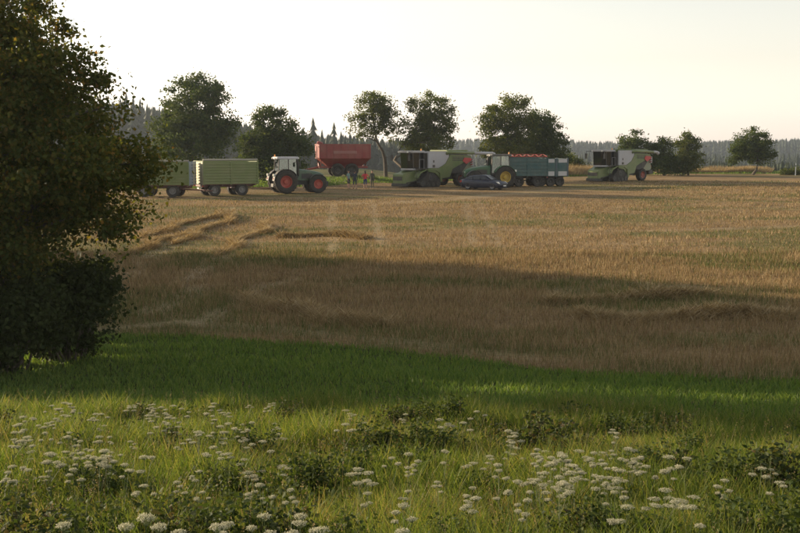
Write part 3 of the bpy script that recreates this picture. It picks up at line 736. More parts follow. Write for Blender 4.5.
# --- grain trailers
def ribbed_wall(parent, name, along, L0, L1, fixed, z0, z1, m, n=8, out=1, posts=2):
    """drop-side wall of pressed profile boards with raised ribs and uprights"""
    mb = MB(); t = .04
    hgt = (z1-z0)/n
    def bx(a0, a1, o0, o1, za, zb):
        lo, hi = sorted((fixed+o0*out, fixed+o1*out))
        if along == 'x': mb.box(a0, a1, lo, hi, za, zb)
        else: mb.box(lo, hi, a0, a1, za, zb)
    bx(L0, L1, -t, 0, z0, z1)
    for k in range(n): bx(L0+.02, L1-.02, .002, .07, z0+k*hgt+.01, z0+(k+1)*hgt-.10)
    o = mb.build(name, m, parent)
    for k in range(posts+1):
        mb = MB(); a = L0+(L1-L0)*k/posts; bx(a-.05, a+.05, .001, .095, z0-.05, z1+.03); mb.build('post', m, o)
    return o
def grain_trailer(loc, rz, label, L, W_, z0, z1, side_m, rear_m, front_m, chassis_m, rim_m, group, tarp=True, wall_fn=None, name='grain_trailer', wheel_r=.58, n=8):
    t = empty(name, loc, rz, label, 'trailer', group); h = W_/2
    fn = wall_fn or (lambda s: ribbed_wall(t, 'side_wall', 'x', -L/2, L/2, s*h, z0, z1, side_m, n, s))
    fn(-1); fn(1)
    ribbed_wall(t, 'rear_wall', 'y', -h+.03, h-.03, -L/2, z0, z1, rear_m, n, -1, 1)
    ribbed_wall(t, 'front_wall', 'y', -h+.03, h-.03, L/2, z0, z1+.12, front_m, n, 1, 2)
    MB().box(-L/2+.05, L/2-.05, -h+.06, h-.06, z0-.06, z0+.02).build('floor', chassis_m, t)
    c = MB()
    for s in (-1, 1): c.box(-L/2+.1, L/2-.1, s*.45-.06, s*.45+.06, z0-.30, z0-.06)
    for x in np.linspace(-L/2+.2, L/2-.2, 7): c.box(x-.04, x+.04, -h+.08, h-.08, z0-.16, z0-.065)
    for s in (-1, 1): c.box(L/2-1.55, L/2-1.35, s*.62-.05, s*.62+.05, wheel_r, z0-.3); c.box(-L/2+.95, -L/2+1.15, s*.62-.05, s*.62+.05, wheel_r, z0-.3)
    c.box(L/2-1.95, L/2-.75, -.55, .55, z0-.40, z0-.31)
    c.box(-L/2+.35, -L/2+.43, -1.1, 1.1, z0-.62, z0-.5); c.box(-L/2, -L/2+.1, -1.15, 1.15, z0-.22, z0-.07)
    c.build('chassis', chassis_m, t)
    for xx in (L/2-1.45, -L/2+1.05):
        a = MB(); a.tube([(xx,-.95,wheel_r),(xx,.95,wheel_r)], .07, 8); a.build('axle', BLK, t)
        for s in (-1, 1): wheel(t, xx, s*(h-.28), wheel_r, .42, .30, rim_m, 0, s)
    d = MB()
    for s in (-1, 1): d.tube([(L/2-.8, s*.5, wheel_r+.1),(L/2+1.6, .0, .55)], .045, 6)
    d.tube([(L/2+1.55,0,.55),(L/2+1.85,0,.55)], .05, 6); d.build('drawbar', chassis_m, t)
    rim = MB()
    for s in (-1, 1): rim.box(-L/2, L/2, s*h-.045, s*h+.045, z1+.032, z1+.10)
    rim.box(-L/2-.05, -L/2+.04, -h+.05, h-.05, z1+.032, z1+.09); rim.build('top_rail', side_m, t)
    if tarp:
        tp = MB(); tp.tube([(-L/2-.02, -h+.07, z1+.17),(L/2+.02, -h+.07, z1+.19)], .085, 8); tp.build('rolled_tarp', paint('tarp', (.30,.29,.24), .8, dust=.4), t, smooth=True)
    for s in (-1, 1): lamp(t, -L/2-.03, s*(h-.2), z0-.15, RED_L, 'tail_lamp', .06)
    pl = MB().box(-L/2-.10, -L/2-.07, -.26, .26, z0-.42, z0-.31); pl.build('number_plate', WPLATE, t)
    return t
GRN_T = paint('trailer green', (.125,.165,.042), .5, dust=.28, scale=.9); CRM = paint('trailer cream', (.42,.40,.25), .5, dust=.25)
SKY_F = paint('front wall sky reflection', (.20,.25,.30), .4, dust=.2); REDC = paint('chassis dark red', (.11,.028,.02), .55, dust=.35)  # front wall: grey-blue sky reflection put into the paint colour
RIMG = paint('rim grey', (.15,.15,.15), .55, dust=.3)
def at(px, row, rz=0):
    x, y = G(px, row); return (x, y, float(H(x, y)))
def on(px, Y):
    x, _ = W(px, 185, Y); return (x, Y, float(H(x, Y)))
TG = 'green grain trailers of the left road train'
grain_trailer(on(226, 100.5), R(30), 'green grain trailer with cream rear wall, coupled to the red-wheeled tractor', 5.1, 2.5, 1.08, 3.05, GRN_T, CRM, GRN_T, REDC, RIMG, TG)
grain_trailer(on(164, 98.0), R(-3), 'rear green grain trailer half hidden by the big tree', 5.0, 2.5, 1.08, 2.98, GRN_T, CRM, SKY_F, REDC, RIMG, TG)

# --- tractors
def tractor(loc, rz, label, body, roof_m, rim_m, scale=1.0, fend=None):
    t = empty('tractor', loc, rz, label, 'tractor'); t.scale = (scale,)*3; fend = fend or BLK
    rr, rf = 1.03, .80; xr, xf = 0.0, 2.95
    for s in (-1, 1):
        wheel(t, xr, s*.98, rr, .70, .52, rim_m, 20, s, .10); wheel(t, xf, s*.95, rf, .56, .40, rim_m, 18, s, .06)
    ch = MB(); ch.box(-.55, 1.3, -.33, .33, .75, 1.35); ch.box(1.2, 3.7, -.24, .24, .72, 1.12); ch.tube([(xr,-.8,rr),(xr,.8,rr)], .18, 10); ch.tube([(xf,-.8,rf),(xf,.8,rf)], .12, 8)
    ch.box(-.95,-.5,-.4,.4,.55,.85); ch.build('chassis', BLK, t, .02)
    # bonnet: lofted sections tapering to a rounded nose
    secs = []
    for x, w_, zt, zb in ((1.28,.46,2.12,1.15),(2.0,.46,2.08,1.10),(2.9,.42,1.94,1.05),(3.45,.37,1.80,1.00),(3.72,.30,1.66,1.02),(3.80,.22,1.50,1.08)):
        secs.append([(x,-w_,zb),(x,-w_,zt-.22),(x,-w_*.82,zt-.06),(x,-w_*.4,zt),(x,w_*.4,zt),(x,w_*.82,zt-.06),(x,w_,zt-.22),(x,w_,zb)])
    mb = MB(); n = 8; mb.add([p for s_ in secs for p in s_], [(i*n+k, i*n+(k+1) % n, (i+1)*n+(k+1) % n, (i+1)*n+k) for i in range(len(secs)-1) for k in range(n)]+[tuple(range(n)), tuple(range(len(secs)*n-1, (len(secs)-1)*n-1, -1))])
    bn = mb.build('bonnet', body, t, smooth=False)
    for s in (-1, 1):
        MB().box(1.6, 2.6, s*.455-.012, s*.455+.012, 1.25, 1.72).build('side_grille', BLK, bn, .01)
        lamp(bn, 3.70, s*.18, 1.48, LMP, 'headlight', .07)
    MB().box(3.72, 3.83, -.16, .16, 1.05, 1.4).build('front_grille', BLK, bn, .02)
    fw = MB(); fw.box(3.75, 4.15, -.42, .42, .62, 1.02); fw.build('front_weight', BLK, t, .04)
    # mudguards
    for s in (-1, 1):
        for (cx, r0, w_, a0, a1, mm) in ((xr, rr, .62, 25, 175, fend), (xf, rf, .5, 25, 150, BLK)):
            g = MB(); pr = []
            for k in range(11):
                a = R(a0+(a1-a0)*k/10); pr.append((cx+(r0+.09)*math.cos(a), r0+(r0+.09)*math.sin(a)))
            for k in range(10, -1, -1):
                a = R(a0+(a1-a0)*k/10); pr.append((cx+(r0+.05)*math.cos(a), r0+(r0+.05)*math.sin(a)))
            y0 = s*(.98 if r0 > .9 else .95)
            vs = [(p[0], y0-w_/2, p[1]) for p in pr]+[(p[0], y0+w_/2, p[1]) for p in pr]; m_ = len(pr)
            fs = [(k, (k+1) % m_, m_+(k+1) % m_, m_+k) for k in range(m_)]
            for k in range(10): fs += [(k, m_-1-k, m_-2-k, k+1), (m_+k, m_+k+1, 2*m_-2-k, 2*m_-1-k)]
            g.add(vs, fs); fo = g.build('mudguard', mm, t)
            if r0 > .9: lamp(fo, -1.03, y0, 1.62, LMP, 'work_lamp', .10); lamp(fo, -1.06, y0, 1.30, RED_L, 'tail_lamp', .06)
    # cab
    cb = MB(); z0, z1 = 1.35, 3.0
    P = {'fl': (1.22,.62), 'fr': (1.22,-.62), 'ml': (.35,.80), 'mr': (.35,-.80), 'rl': (-.55,.72), 'rr': (-.55,-.72)}
    Tt = {k: (x*.92+.02, y*.93) for k, (x, y) in P.items()}
    for k in P: cb.tube([(P[k][0], P[k][1], z0),(Tt[k][0], Tt[k][1], z1)], .045, 6)
    cb.prism([(1.22,.62),(.35,.8),(-.55,.72),(-.55,-.72),(.35,-.8),(1.22,-.62)], 1.22, 1.40, 'z')
    cab = cb.build('cab', BLK, t)
    order = ['fl','ml','rl','rr','mr','fr']
    for i, k in enumerate(order):
        k2 = order[(i+1) % 6]; zb = 1.75 if k in ('ml','mr') and k2 in ('rl','rr') or (k, k2) == ('rr','mr') else 1.42
        a, b = P[k], P[k2]; c, d = Tt[k2], Tt[k]
        f = (zb-z0)/(z1-z0); lo1 = (a[0]+(d[0]-a[0])*f, a[1]+(d[1]-a[1])*f); lo2 = (b[0]+(c[0]-b[0])*f, b[1]+(c[1]-b[1])*f)
        g = MB(); q = [Vector((*lo1, zb)), Vector((*lo2, zb)), Vector((*c, z1)), Vector((*d, z1))]; cen = Vector((.3,0,0))
        nn = (q[1]-q[0]).cross(q[3]-q[0]).normalized()*.006
        g.add([p-nn for p in q]+[p+nn for p in q], [(3,2,1,0),(4,5,6,7),(0,1,5,4),(1,2,6,5),(2,3,7,6),(3,0,4,7)])
        g.build('window', GLS, cab)
    rf_ = MB(); rf_.prism([(1.38,.50),(1.2,.76),(.3,.90),(-.7,.82),(-.78,.5),(-.78,-.5),(-.7,-.82),(.3,-.90),(1.2,-.76),(1.38,-.5)], 3.0, 3.20, 'z'); rf = rf_.build('roof', roof_m, t, .05)
    for s in (-1, 1): lamp(rf, 1.36, s*.42, 3.08, LMP, 'work_lamp', .06); lamp(rf, -.78, s*.42, 3.08, LMP, 'work_lamp', .06)
    b = MB(); b.lathe_y([(0,.001)], n=3); bb = MB(); bb.tube([(-.5,.6,3.2),(-.5,.6,3.4)], [.07,.05], 8); bb.build('beacon', ORG, rf)
    st = MB(); st.box(-.15,.35,-.27,.27,1.7,1.85); st.box(-.22,-.08,-.25,.25,1.85,2.45); st.build('seat', SEAT, t, .04)
    sw = MB(); sw.tube([(.95,0,1.42),(.78,0,2.0)], .04, 6); sw.build('steering_column', BLK, t)
    ex = MB(); ex.tube([(1.25,-.66,1.5),(1.25,-.66,2.75),(1.20,-.66,2.95)], [.09,.08,.06], 8); ex.build('exhaust', BLK, t, smooth=True)
    for s in (-1, 1):
        mr = MB(); mr.tube([(1.15,s*.7,2.75),(1.3,s*1.15,2.7)], .02, 5); mr.box(1.27,1.33,s*1.15-.11,s*1.15+.11,2.35,2.72); mr.build('mirror', BLK, t)
        sp = MB()
        for k in range(4): sp.box(.75,1.15,s*.72-.13,s*.72+.13,.45+k*.24,.49+k*.24)
        sp.box(.73,.77,s*.72-.13,s*.72+.13,.45,1.3); sp.build('steps', BLK, t)
        tk = MB(); tk.box(.6 if s > 0 else .2, 1.2, s*.55-.14, s*.55+.14, .62, 1.22); tk.build('fuel_tank', BLK, t, .05)
    return t
DG = paint('tractor dark green', (.035,.085,.045), .4, dust=.3); WR = paint('roof white', (.45,.45,.49), .45, dust=.2)
REDRIM = paint('rim red', (.34,.035,.018), .5, dust=.2); JG = paint('tractor bright green', (.02,.09,.032), .4, dust=.2); YRIM = paint('rim yellow', (.42,.28,.025), .5, dust=.2)
tractor(on(282.5, 103.5), R(22), 'green tractor with red wheel rims and white roof hitched to green trailers', DG, WR, REDRIM, 1.05)
tractor(on(502, 116.0), R(180+10), 'green tractor with yellow rims and dark roof behind the dark blue car', JG, paint('roof dark', (.05,.06,.06), .5), YRIM, 1.08, JG)

# --- blue-green trailers behind the yellow-rimmed tractor
TEAL = paint('trailer teal', (.012,.070,.072), .5, dust=.22); PALE = paint('trailer pale grey', (.46,.45,.46), .5, dust=.3)
TOPR = paint('red tarp frame', (.30,.035,.025), .55, dust=.25); NAVY = paint('post dark blue', (.02,.05,.075), .45, dust=.2)
tb = grain_trailer(on(522.5, 118.5), R(180+16), 'plain blue-green tipping trailer with red top frame behind the yellow-rimmed tractor', 4.6, 2.5, 1.15, 2.98, TEAL, TEAL, TEAL, BLK, BLK, 'blue-green trailers', tarp=False, n=5)
fr = MB()
for s in (-1, 1): fr.tube([(-2.3,s*1.2,3.16),(2.3,s*1.2,3.2)], .05, 6)
for k in range(6): fr.tube([(-2.3+k*.92,-1.2,3.16),(-2.3+k*.92,0,3.40),(-2.3+k*.92,1.2,3.16)], .035, 5)
fr.tube([(-2.3,0,3.40),(2.3,0,3.42)], .04, 6); fr.build('tarp_frame', TOPR, tb)
MB().box(2.30,2.42,-1.15,1.15,2.0,3.3).build('front_shield', TOPR, tb, .02)
ts = empty('striped_trailer', on(545.5, 119.5), R(180+18), 'blue-green trailer with pale grey stripes at the end of the line', 'trailer', 'blue-green trailers')
def striped(parent, L, h, z0, z1):
    for s in (-1, 1):
        w0 = MB().box(-L/2, L/2, s*h-.03, s*h+.03, z0, z1).build('side_wall', TEAL, parent)
        yy = (s*h+.031*s, s*h+.055*s); lo, hi = min(yy), max(yy)
        for a0, a1 in ((-L/2+.06, -L/2+L*.28), (-L/2+L*.40, L/2-.06)):
            MB().box(a0, a1, lo, hi, z1-.42, z1-.04).build('pale_board', PALE, w0)
            MB().box(a0, a1, lo, hi, z0+.04, z0+.50).build('pale_board', PALE, w0)
            for q in range(3): MB().box(a0, a1, lo, hi, z0+.56+q*.28, z0+.78+q*.28).build('board', TEAL, w0)
        for a in (-L/2, -L/2+L*.34, L/2): MB().box(a-.09, a+.09, s*h-.07, s*h+.07, z0-.05, z1+.06).build('post', NAVY, w0)
    for x_, nm in ((-L/2, 'rear_wall'), (L/2, 'front_wall')):
        ww = MB().box(x_-.03, x_+.03, -h+.06, h-.06, z0, z1).build(nm, TEAL, parent)
        xo = x_+(.031 if x_ > 0 else -.055)
        MB().box(xo, xo+.024, -h+.15, h-.15, z0+.04, z0+.5).build('pale_board', PALE, ww)
    MB().box(-L/2+.05, L/2-.05, -h+.06, h-.06, z0-.05, z0+.03).build('floor', BLK, parent)
    c = MB()
    for s in (-1, 1): c.box(-L/2+.1, L/2-.1, s*.45-.06, s*.45+.06, z0-.3, z0-.05)
    for xx in (-L/2+.8, -L/2+1.9, L/2-.9): c.tube([(xx,-.95,.52),(xx,.95,.52)], .07, 8); c.box(xx-.08,xx+.08,-.5,.5,.5,z0-.3)
    c.tube([(L/2-.2,0,.7),(L/2+1.3,0,.6)], .07, 6); c.build('chassis', BLK, parent)
    for xx in (-L/2+.8, -L/2+1.9, L/2-.9):
        for s in (-1, 1): wheel(parent, xx, s*(h-.27), .52, .40, .27, BLK, 0, s)
striped(ts, 3.9, 1.25, 1.1, 2.95)

# --- red grain cart
def grain_cart(loc, rz):
    t = empty('grain_cart', loc, rz, 'red grain cart with sloping hopper standing behind the group of people', 'grain cart')
    RD = paint('grain cart red', (.22,.022,.02), .5, dust=.25, scale=.8)
    L, h, z1 = 3.1, 1.45, 3.75
    top = [(-L,-h),(L,-h),(L,h),(-L,h)]; mid = [(-L,-h),(L,-h),(L,h),(-L,h)]; bot = [(-2.2,-.6),(2.0,-.6),(2.0,.6),(-2.2,.6)]
    mb = MB(); vs = [(x, y, z1) for x, y in top]+[(x, y, 2.15) for x, y in mid]+[(x, y, 1.25) for x, y in bot]
    fs = [(0,1,5,4),(1,2,6,5),(2,3,7,6),(3,0,4,7),(4,5,9,8),(5,6,10,9),(6,7,11,10),(7,4,8,11),(8,9,10,11)]
    inner = [(x*.97, y*.95, z1) for x, y in top]+[(x*.97, y*.95, 2.2) for x, y in mid]
    vs += inner; fs += [(12,16,17,13),(13,17,18,14),(14,18,19,15),(15,19,16,12),(16,19,18,17),(0,12,13,1),(1,13,14,2),(2,14,15,3),(3,15,12,0)]
    mb.add(vs, fs); hp = mb.build('hopper', RD, t)
    for x in np.linspace(-L+.1, L-.1, 8):
        for s in (-1, 1): MB().box(x-.04, x+.04, s*h-.0+(-.06 if s < 0 else .002), s*h+(-.002 if s < 0 else .06), 2.15, z1-.02).build('rib', RD, hp)
    e = MB()
    for s in (-1, 1): e.box(-L, L, s*h-.07, s*h+.07, z1+.003, z1+.09)
    for s in (-1, 1): e.box(s*L-.07, s*L+.07, -h+.07, h-.07, z1+.003, z1+.09)
    e.build('rim_rail', RD, hp)
    for s in (-1, 1): MB().box(-1.4,1.4,s*h+(.062 if s > 0 else -.075),s*h+(.075 if s > 0 else -.062),2.72,3.05).build('pale_lettering_strip', paint('faded strip', (.28,.10,.09), .6, dust=.3), hp)
    fr_ = MB()
    for s in (-1, 1): fr_.box(-2.9, 3.0, s*.55-.08, s*.55+.08, 1.0, 1.24)
    for x in (-2.6, -1.5, 1.4, 2.8):
        for s in (-1, 1): fr_.tube([(x, s*.55, 1.2),(x, s*1.3, 2.12)], .06, 6)
    fr_.tube([(2.9,0,1.1),(4.8,0,.75)], .12, 8); fr_.build('frame', RD, t)
    ax = MB(); ax.box(-.25,.25,-1.1,1.1,.75,1.0); ax.box(-1.1,1.1,-.35,.35,.95,1.24); ax.build('axle', BLK, t)
    for s in (-1, 1):
        wheel(t, -.85, s*1.12, .78, .62, .40, BLK, 14, s); wheel(t, .85, s*1.12, .78, .62, .40, BLK, 14, s)
    au = MB(); au.tube([(2.7,-.9,1.2),(3.0,-.95,2.6),(2.75,-.95,4.05)], .2, 10); au.tube([(2.75,-.95,4.0),(2.2,-1.75,3.9)], .19, 10); au.build('unloading_auger', RD, t, smooth=True)
    sp = MB(); sp.tube([(2.2,-1.75,4.0),(2.1,-1.9,3.4)], [.2,.26], 8); sp.build('spout', BLK, t)
    ld = MB()
    for s in (-.2, .2): ld.tube([(L+.12, .5+s, 1.2),(L+.12, .5+s, 3.6)], .025, 5)
    for k in range(7): ld.tube([(L+.12,.3,1.4+k*.32),(L+.12,.7,1.4+k*.32)], .02, 5)
    ld.build('ladder', BLK, t)
grain_cart(on(343, 133), R(180+14))

# --- combines
def combine(loc, rz, label, extra):
    t = empty('combine_harvester', loc, rz, label, 'combine', 'combine harvesters')
    CG = paint('combine green', (.095,.15,.035), .45, dust=.40, scale=.8); CW = paint('combine white grey', (.36,.36,.38), .5, dust=.40, scale=.8)
    CD = paint('combine dark panel', (.025,.027,.026), .65, dust=.25); CR = paint('combine red', (.45,.03,.03), .5, dust=.15)
    MB().box(-3.6, 2.6, -1.0, 1.0, .75, 1.45).build('chassis', CD, t, .03)
    core = MB(); core.prism([(2.0,1.45),(2.0,3.55),(-3.9,3.35),(-4.2,2.7),(-3.0,1.4)], -1.42, 1.42); core.build('core_body', CD, t)
    for s in (-1, 1):
        a, b = (1.425, 1.60) if s > 0 else (-1.60, -1.425)
        MB().prism([(2.0,1.98),(2.0,3.72),(-.95,3.72),(-1.0,3.16),(-.45,2.42),(.5,1.98)], a, b).build('white_side_panel', CW, t, .03)
        g = MB(); g.prism([(2.0,1.62),(2.0,1.965),(.5,1.965),(-.46,2.40),(-1.01,3.145),(-1.1,3.40),(-4.15,3.28),(-4.35,2.95),(-2.5,2.25),(-1.5,1.85),(-1.15,1.0),(.25,.85),(1.0,1.45)], a, b)
        gp = g.build('green_side_panel', CG, t, .03)
        MB().box(.15, 1.0, min(a,b) if s < 0 else b, (b if s > 0 else a)+(.02*s), 3.1, 3.3).build('panel_stripe', CD, gp) if False else None
        v = MB()
        for k in range(4): v.box(-3.3+k*.02, -1.5, (b+.001 if s > 0 else a-.02), (b+.02 if s > 0 else a-.001), 2.72+k*.12, 2.78+k*.12)
        v.build('vent_slats', CD, gp)
        MB().box(1.15, 1.32, (b+.001 if s > 0 else a-.015), (b+.015 if s > 0 else a-.001), 2.55, 2.80).build('door_handle', BLK, t)
        MB().box(1.05, 1.40, (b+.001 if s > 0 else a-.015), (b+.015 if s > 0 else a-.001), 2.05, 2.32).build('hatch', CD, t)
    # grain tank rim on posts
    tk = MB(); tk.box(-4.0,-.9,-1.35,1.35,3.70,3.86); tank = tk.build('grain_tank_rim', CG, t, .03)
    q = MB()
    for x in (-3.9,-3.2,-2.4,-1.6,-1.0):
        for s in (-1, 1): q.box(x-.05,x+.05,s*1.28-.04,s*1.28+.04,3.3,3.70)
    q.box(-3.7,-1.1,-1.1,1.1,3.34,3.55); q.build('tank_frame', CW, tank)
    # engine hood and rear
    rh = MB(); rh.prism([(-3.0,1.35),(-2.9,2.3),(-4.0,2.75),(-4.75,2.45),(-5.05,1.5),(-4.6,1.2)], -1.2, 1.2); rh.build('straw_hood', paint('hood grey green', (.20,.23,.15), .5, dust=.4), t, .06)
    ch = MB(); ch.prism([(-4.5,.75),(-4.4,1.25),(-5.1,1.35),(-5.45,.85)], -1.25, 1.25); ch.build('straw_chopper', CD, t, .04)
    for s in (-1, 1):
        w_ = MB().box(-4.62,-4.56,s*1.32-.24,s*1.32+.24,2.15,2.95).build('warning_board', WPLATE, t)
        for k in range(3):
            z = 2.24+k*.25; p = MB(); p.prism([(s*1.32-.235,z-.08),(s*1.32+.235,z+.05),(s*1.32+.235,z+.17),(s*1.32-.235,z+.04)], -4.563, -4.545, 'x'); p.prism([(s*1.32-.235,z-.08),(s*1.32+.235,z+.05),(s*1.32+.235,z+.17),(s*1.32-.235,z+.04)], -4.635, -4.617, 'x'); p.build('red_stripe', CR, w_)
        b2 = MB().prism([(-3.5,2.35),(-2.95,2.7),(-3.2,3.05),(-4.15,3.0),(-4.3,2.75)], s*1.61, s*1.66).build('red_rear_guard', CR, t)
        lamp(t, -5.0, s*1.0, 1.75, RED_L, 'tail_lamp', .09)
    # running gear: rubber track unit under the cab, steered wheels behind
    for s in (-1, 1):
        y0, y1 = sorted((s*1.08, s*1.70))
        pr = [(.55,.05),(.30,.22),(.25,.50),(.50,.80),(1.25,1.42),(1.75,1.50),(2.20,1.42),(2.95,.80),(3.2,.50),(3.15,.22),(2.9,.05)]
        mb = MB(); mb.prism(pr, y0, y1)
        for k in range(9): mb.box(.55+k*.28,.68+k*.28,y0-.01,y1+.01,0,.05)
        tr = mb.build('track', RUB, t)
        for x, z, r in ((.62,.42,.30),(1.35,.30,.22),(2.05,.30,.22),(2.8,.42,.30),(1.73,1.05,.36)):
            rl = MB(); o_ = s*.031; rl.lathe_y([(0,r),(o_,r),(o_*1.0,r*.8),(o_*.3,r*.6),(o_*1.5,.001)], c=(x, s*1.70, z), n=16); rl.build('roller', CD, tr)
        fd = MB(); fd.prism([(.15,1.30),(1.0,1.75),(2.3,1.78),(3.1,1.45),(3.45,1.0),(3.52,1.02),(3.2,1.55),(2.35,1.86),(.95,1.83),(.1,1.38)], s*1.05, s*1.68); fd.build('track_guard', CG, t)
        sk = MB().prism([(.10,.55),(.35,.50),(.48,1.52),(.18,1.42)], s*1.62, s*1.74).build('green_skirt', CG, t)
        wheel(t, -2.75, s*1.35, .76, .60, .40, paint('rim dark red', (.26,.05,.035), .5, dust=.3), 14, s)
    # feeder house with its frame near the ground
    f = MB(); f.prism([(2.5,1.95),(4.15,1.50),(4.75,1.42),(4.85,1.30),(4.85,.35),(4.4,.20),(2.5,.85)], -.80, .80); fh = f.build('feeder_house', CG, t, .04)
    MB().box(4.851,4.90,-.70,.70,.72,1.12).build('feeder_opening', BLK, fh, .01)
    MB().box(4.20,4.93,-.95,.95,.10,.42).build('coupling_frame', CD, fh, .03)
    for s in (-1, 1): MB().tube([(2.6,s*.9,.7),(4.4,s*.9,.45)], .07, 8).build('lift_cylinder', BLK, fh)
    # cab
    z0, z1 = 1.92, 3.58
    fl = MB(); fl.prism([(2.05,-1.0),(3.55,-1.0),(3.95,-.55),(4.02,0),(3.95,.55),(3.55,1.0),(2.05,1.0)], 1.78, 1.96, 'z'); cab = fl.build('cab_floor', CW, t, .03)
    rim = [(2.08,-.95),(2.75,-1.0),(3.5,-.95),(3.92,-.5),(3.92,.5),(3.5,.95),(2.75,1.0),(2.08,.95)]; up = [(x+.10 if x > 3 else x, y*1.02) for x, y in rim]
    for k in (0,1,2,5,6,7): MB().tube([(*rim[k], z0),(*up[k], z1)], .05, 6).build('pillar', BLK, t)
    for k in range(8):
        a, b = rim[k], rim[(k+1) % 8]; c, d = up[(k+1) % 8], up[k]
        qv = [Vector((*a, z0+.02)), Vector((*b, z0+.02)), Vector((*c, z1)), Vector((*d, z1))]; nn = (qv[1]-qv[0]).cross(qv[3]-qv[0]).normalized()*.006
        g = MB(); g.add([p-nn for p in qv]+[p+nn for p in qv], [(3,2,1,0),(4,5,6,7),(0,1,5,4),(1,2,6,5),(2,3,7,6),(3,0,4,7)])
        g.build('rear_wall' if k == 7 else 'window', CD if k == 7 else GCB, t)
    rf = MB(); rf.prism([(1.98,-1.08),(3.7,-1.1),(4.25,-.62),(4.35,0),(4.25,.62),(3.7,1.1),(1.98,1.08)], 3.58, 3.80, 'z'); ro = rf.build('roof', CW, t, .05)
    for yy in (-.7,-.35,.35,.7): lamp(ro, 4.2-.12*abs(yy), yy, 3.66, LMP, 'work_lamp', .07)
    MB().tube([(2.3,.8,3.8),(2.3,.8,4.0)], [.07,.05], 8).build('beacon', ORG, ro)
    st = MB(); st.box(2.5,3.0,-.28,.28,2.3,2.45); st.box(2.42,2.56,-.26,.26,2.45,3.1); st.box(2.6,2.9,-.2,.2,1.96,2.3); st.build('seat', SEAT, t, .04)
    MB().tube([(3.6,0,1.96),(3.4,0,2.65)], .05, 6).build('steering_column', BLK, t)
    for s in (-1, 1):
        m_ = MB(); m_.tube([(3.9,s*.95,3.62),(4.45,s*1.35,3.62),(4.5,s*1.38,3.35)], .035, 6); m_.box(4.45,4.52,s*1.38-.14,s*1.38+.14,2.75,3.35); m_.build('mirror', BLK, t)
    # platform, ladder and rail on the left
    pf = MB(); pf.box(2.0,3.3,1.02,1.65,1.90,1.96); pf.build('platform', CD, t)
    ra = MB(); ra.tube([(3.25,1.6,1.95),(3.25,1.6,2.9),(2.6,1.6,2.9),(2.6,1.6,1.95)], .022, 5); ra.build('hand_rail', CW, t)
    ld = MB()
    for x in (3.28, 3.68): ld.tube([(x,1.66,.45),(x,1.55,1.95)], .025, 5)
    for k in range(5): ld.tube([(3.28,1.655-.02*k,.55+k*.32),(3.68,1.655-.02*k,.55+k*.32)], .022, 5)
    ld.build('ladder', CD, t)
    # unloading auger folded back along the left side
    au = MB(); au.tube([(-.6,1.45,3.45),(-.75,1.8,3.62),(-1.2,1.84,3.62),(-4.4,1.84,3.52)], [.17,.19,.17,.16], 10); ag = au.build('unloading_auger', CG, t, smooth=True); xe = -5.1 if extra else -7.2
    MB().tube([(-4.4,1.84,3.52),(xe,1.84,3.50)], .165, 10).build('auger_end', CW, ag, smooth=True)
    MB().tube([(xe,1.84,3.50),(xe-.35,1.84,3.34)], [.18,.22], 10).build('spout', CW, ag)
    return t
combine(on(432, 119), R(180+41), 'green and white combine without header beside the people, behind the blue car', False)
combine(on(618, 136), R(180+41), 'green combine with dark cab standing alone at the right', True)

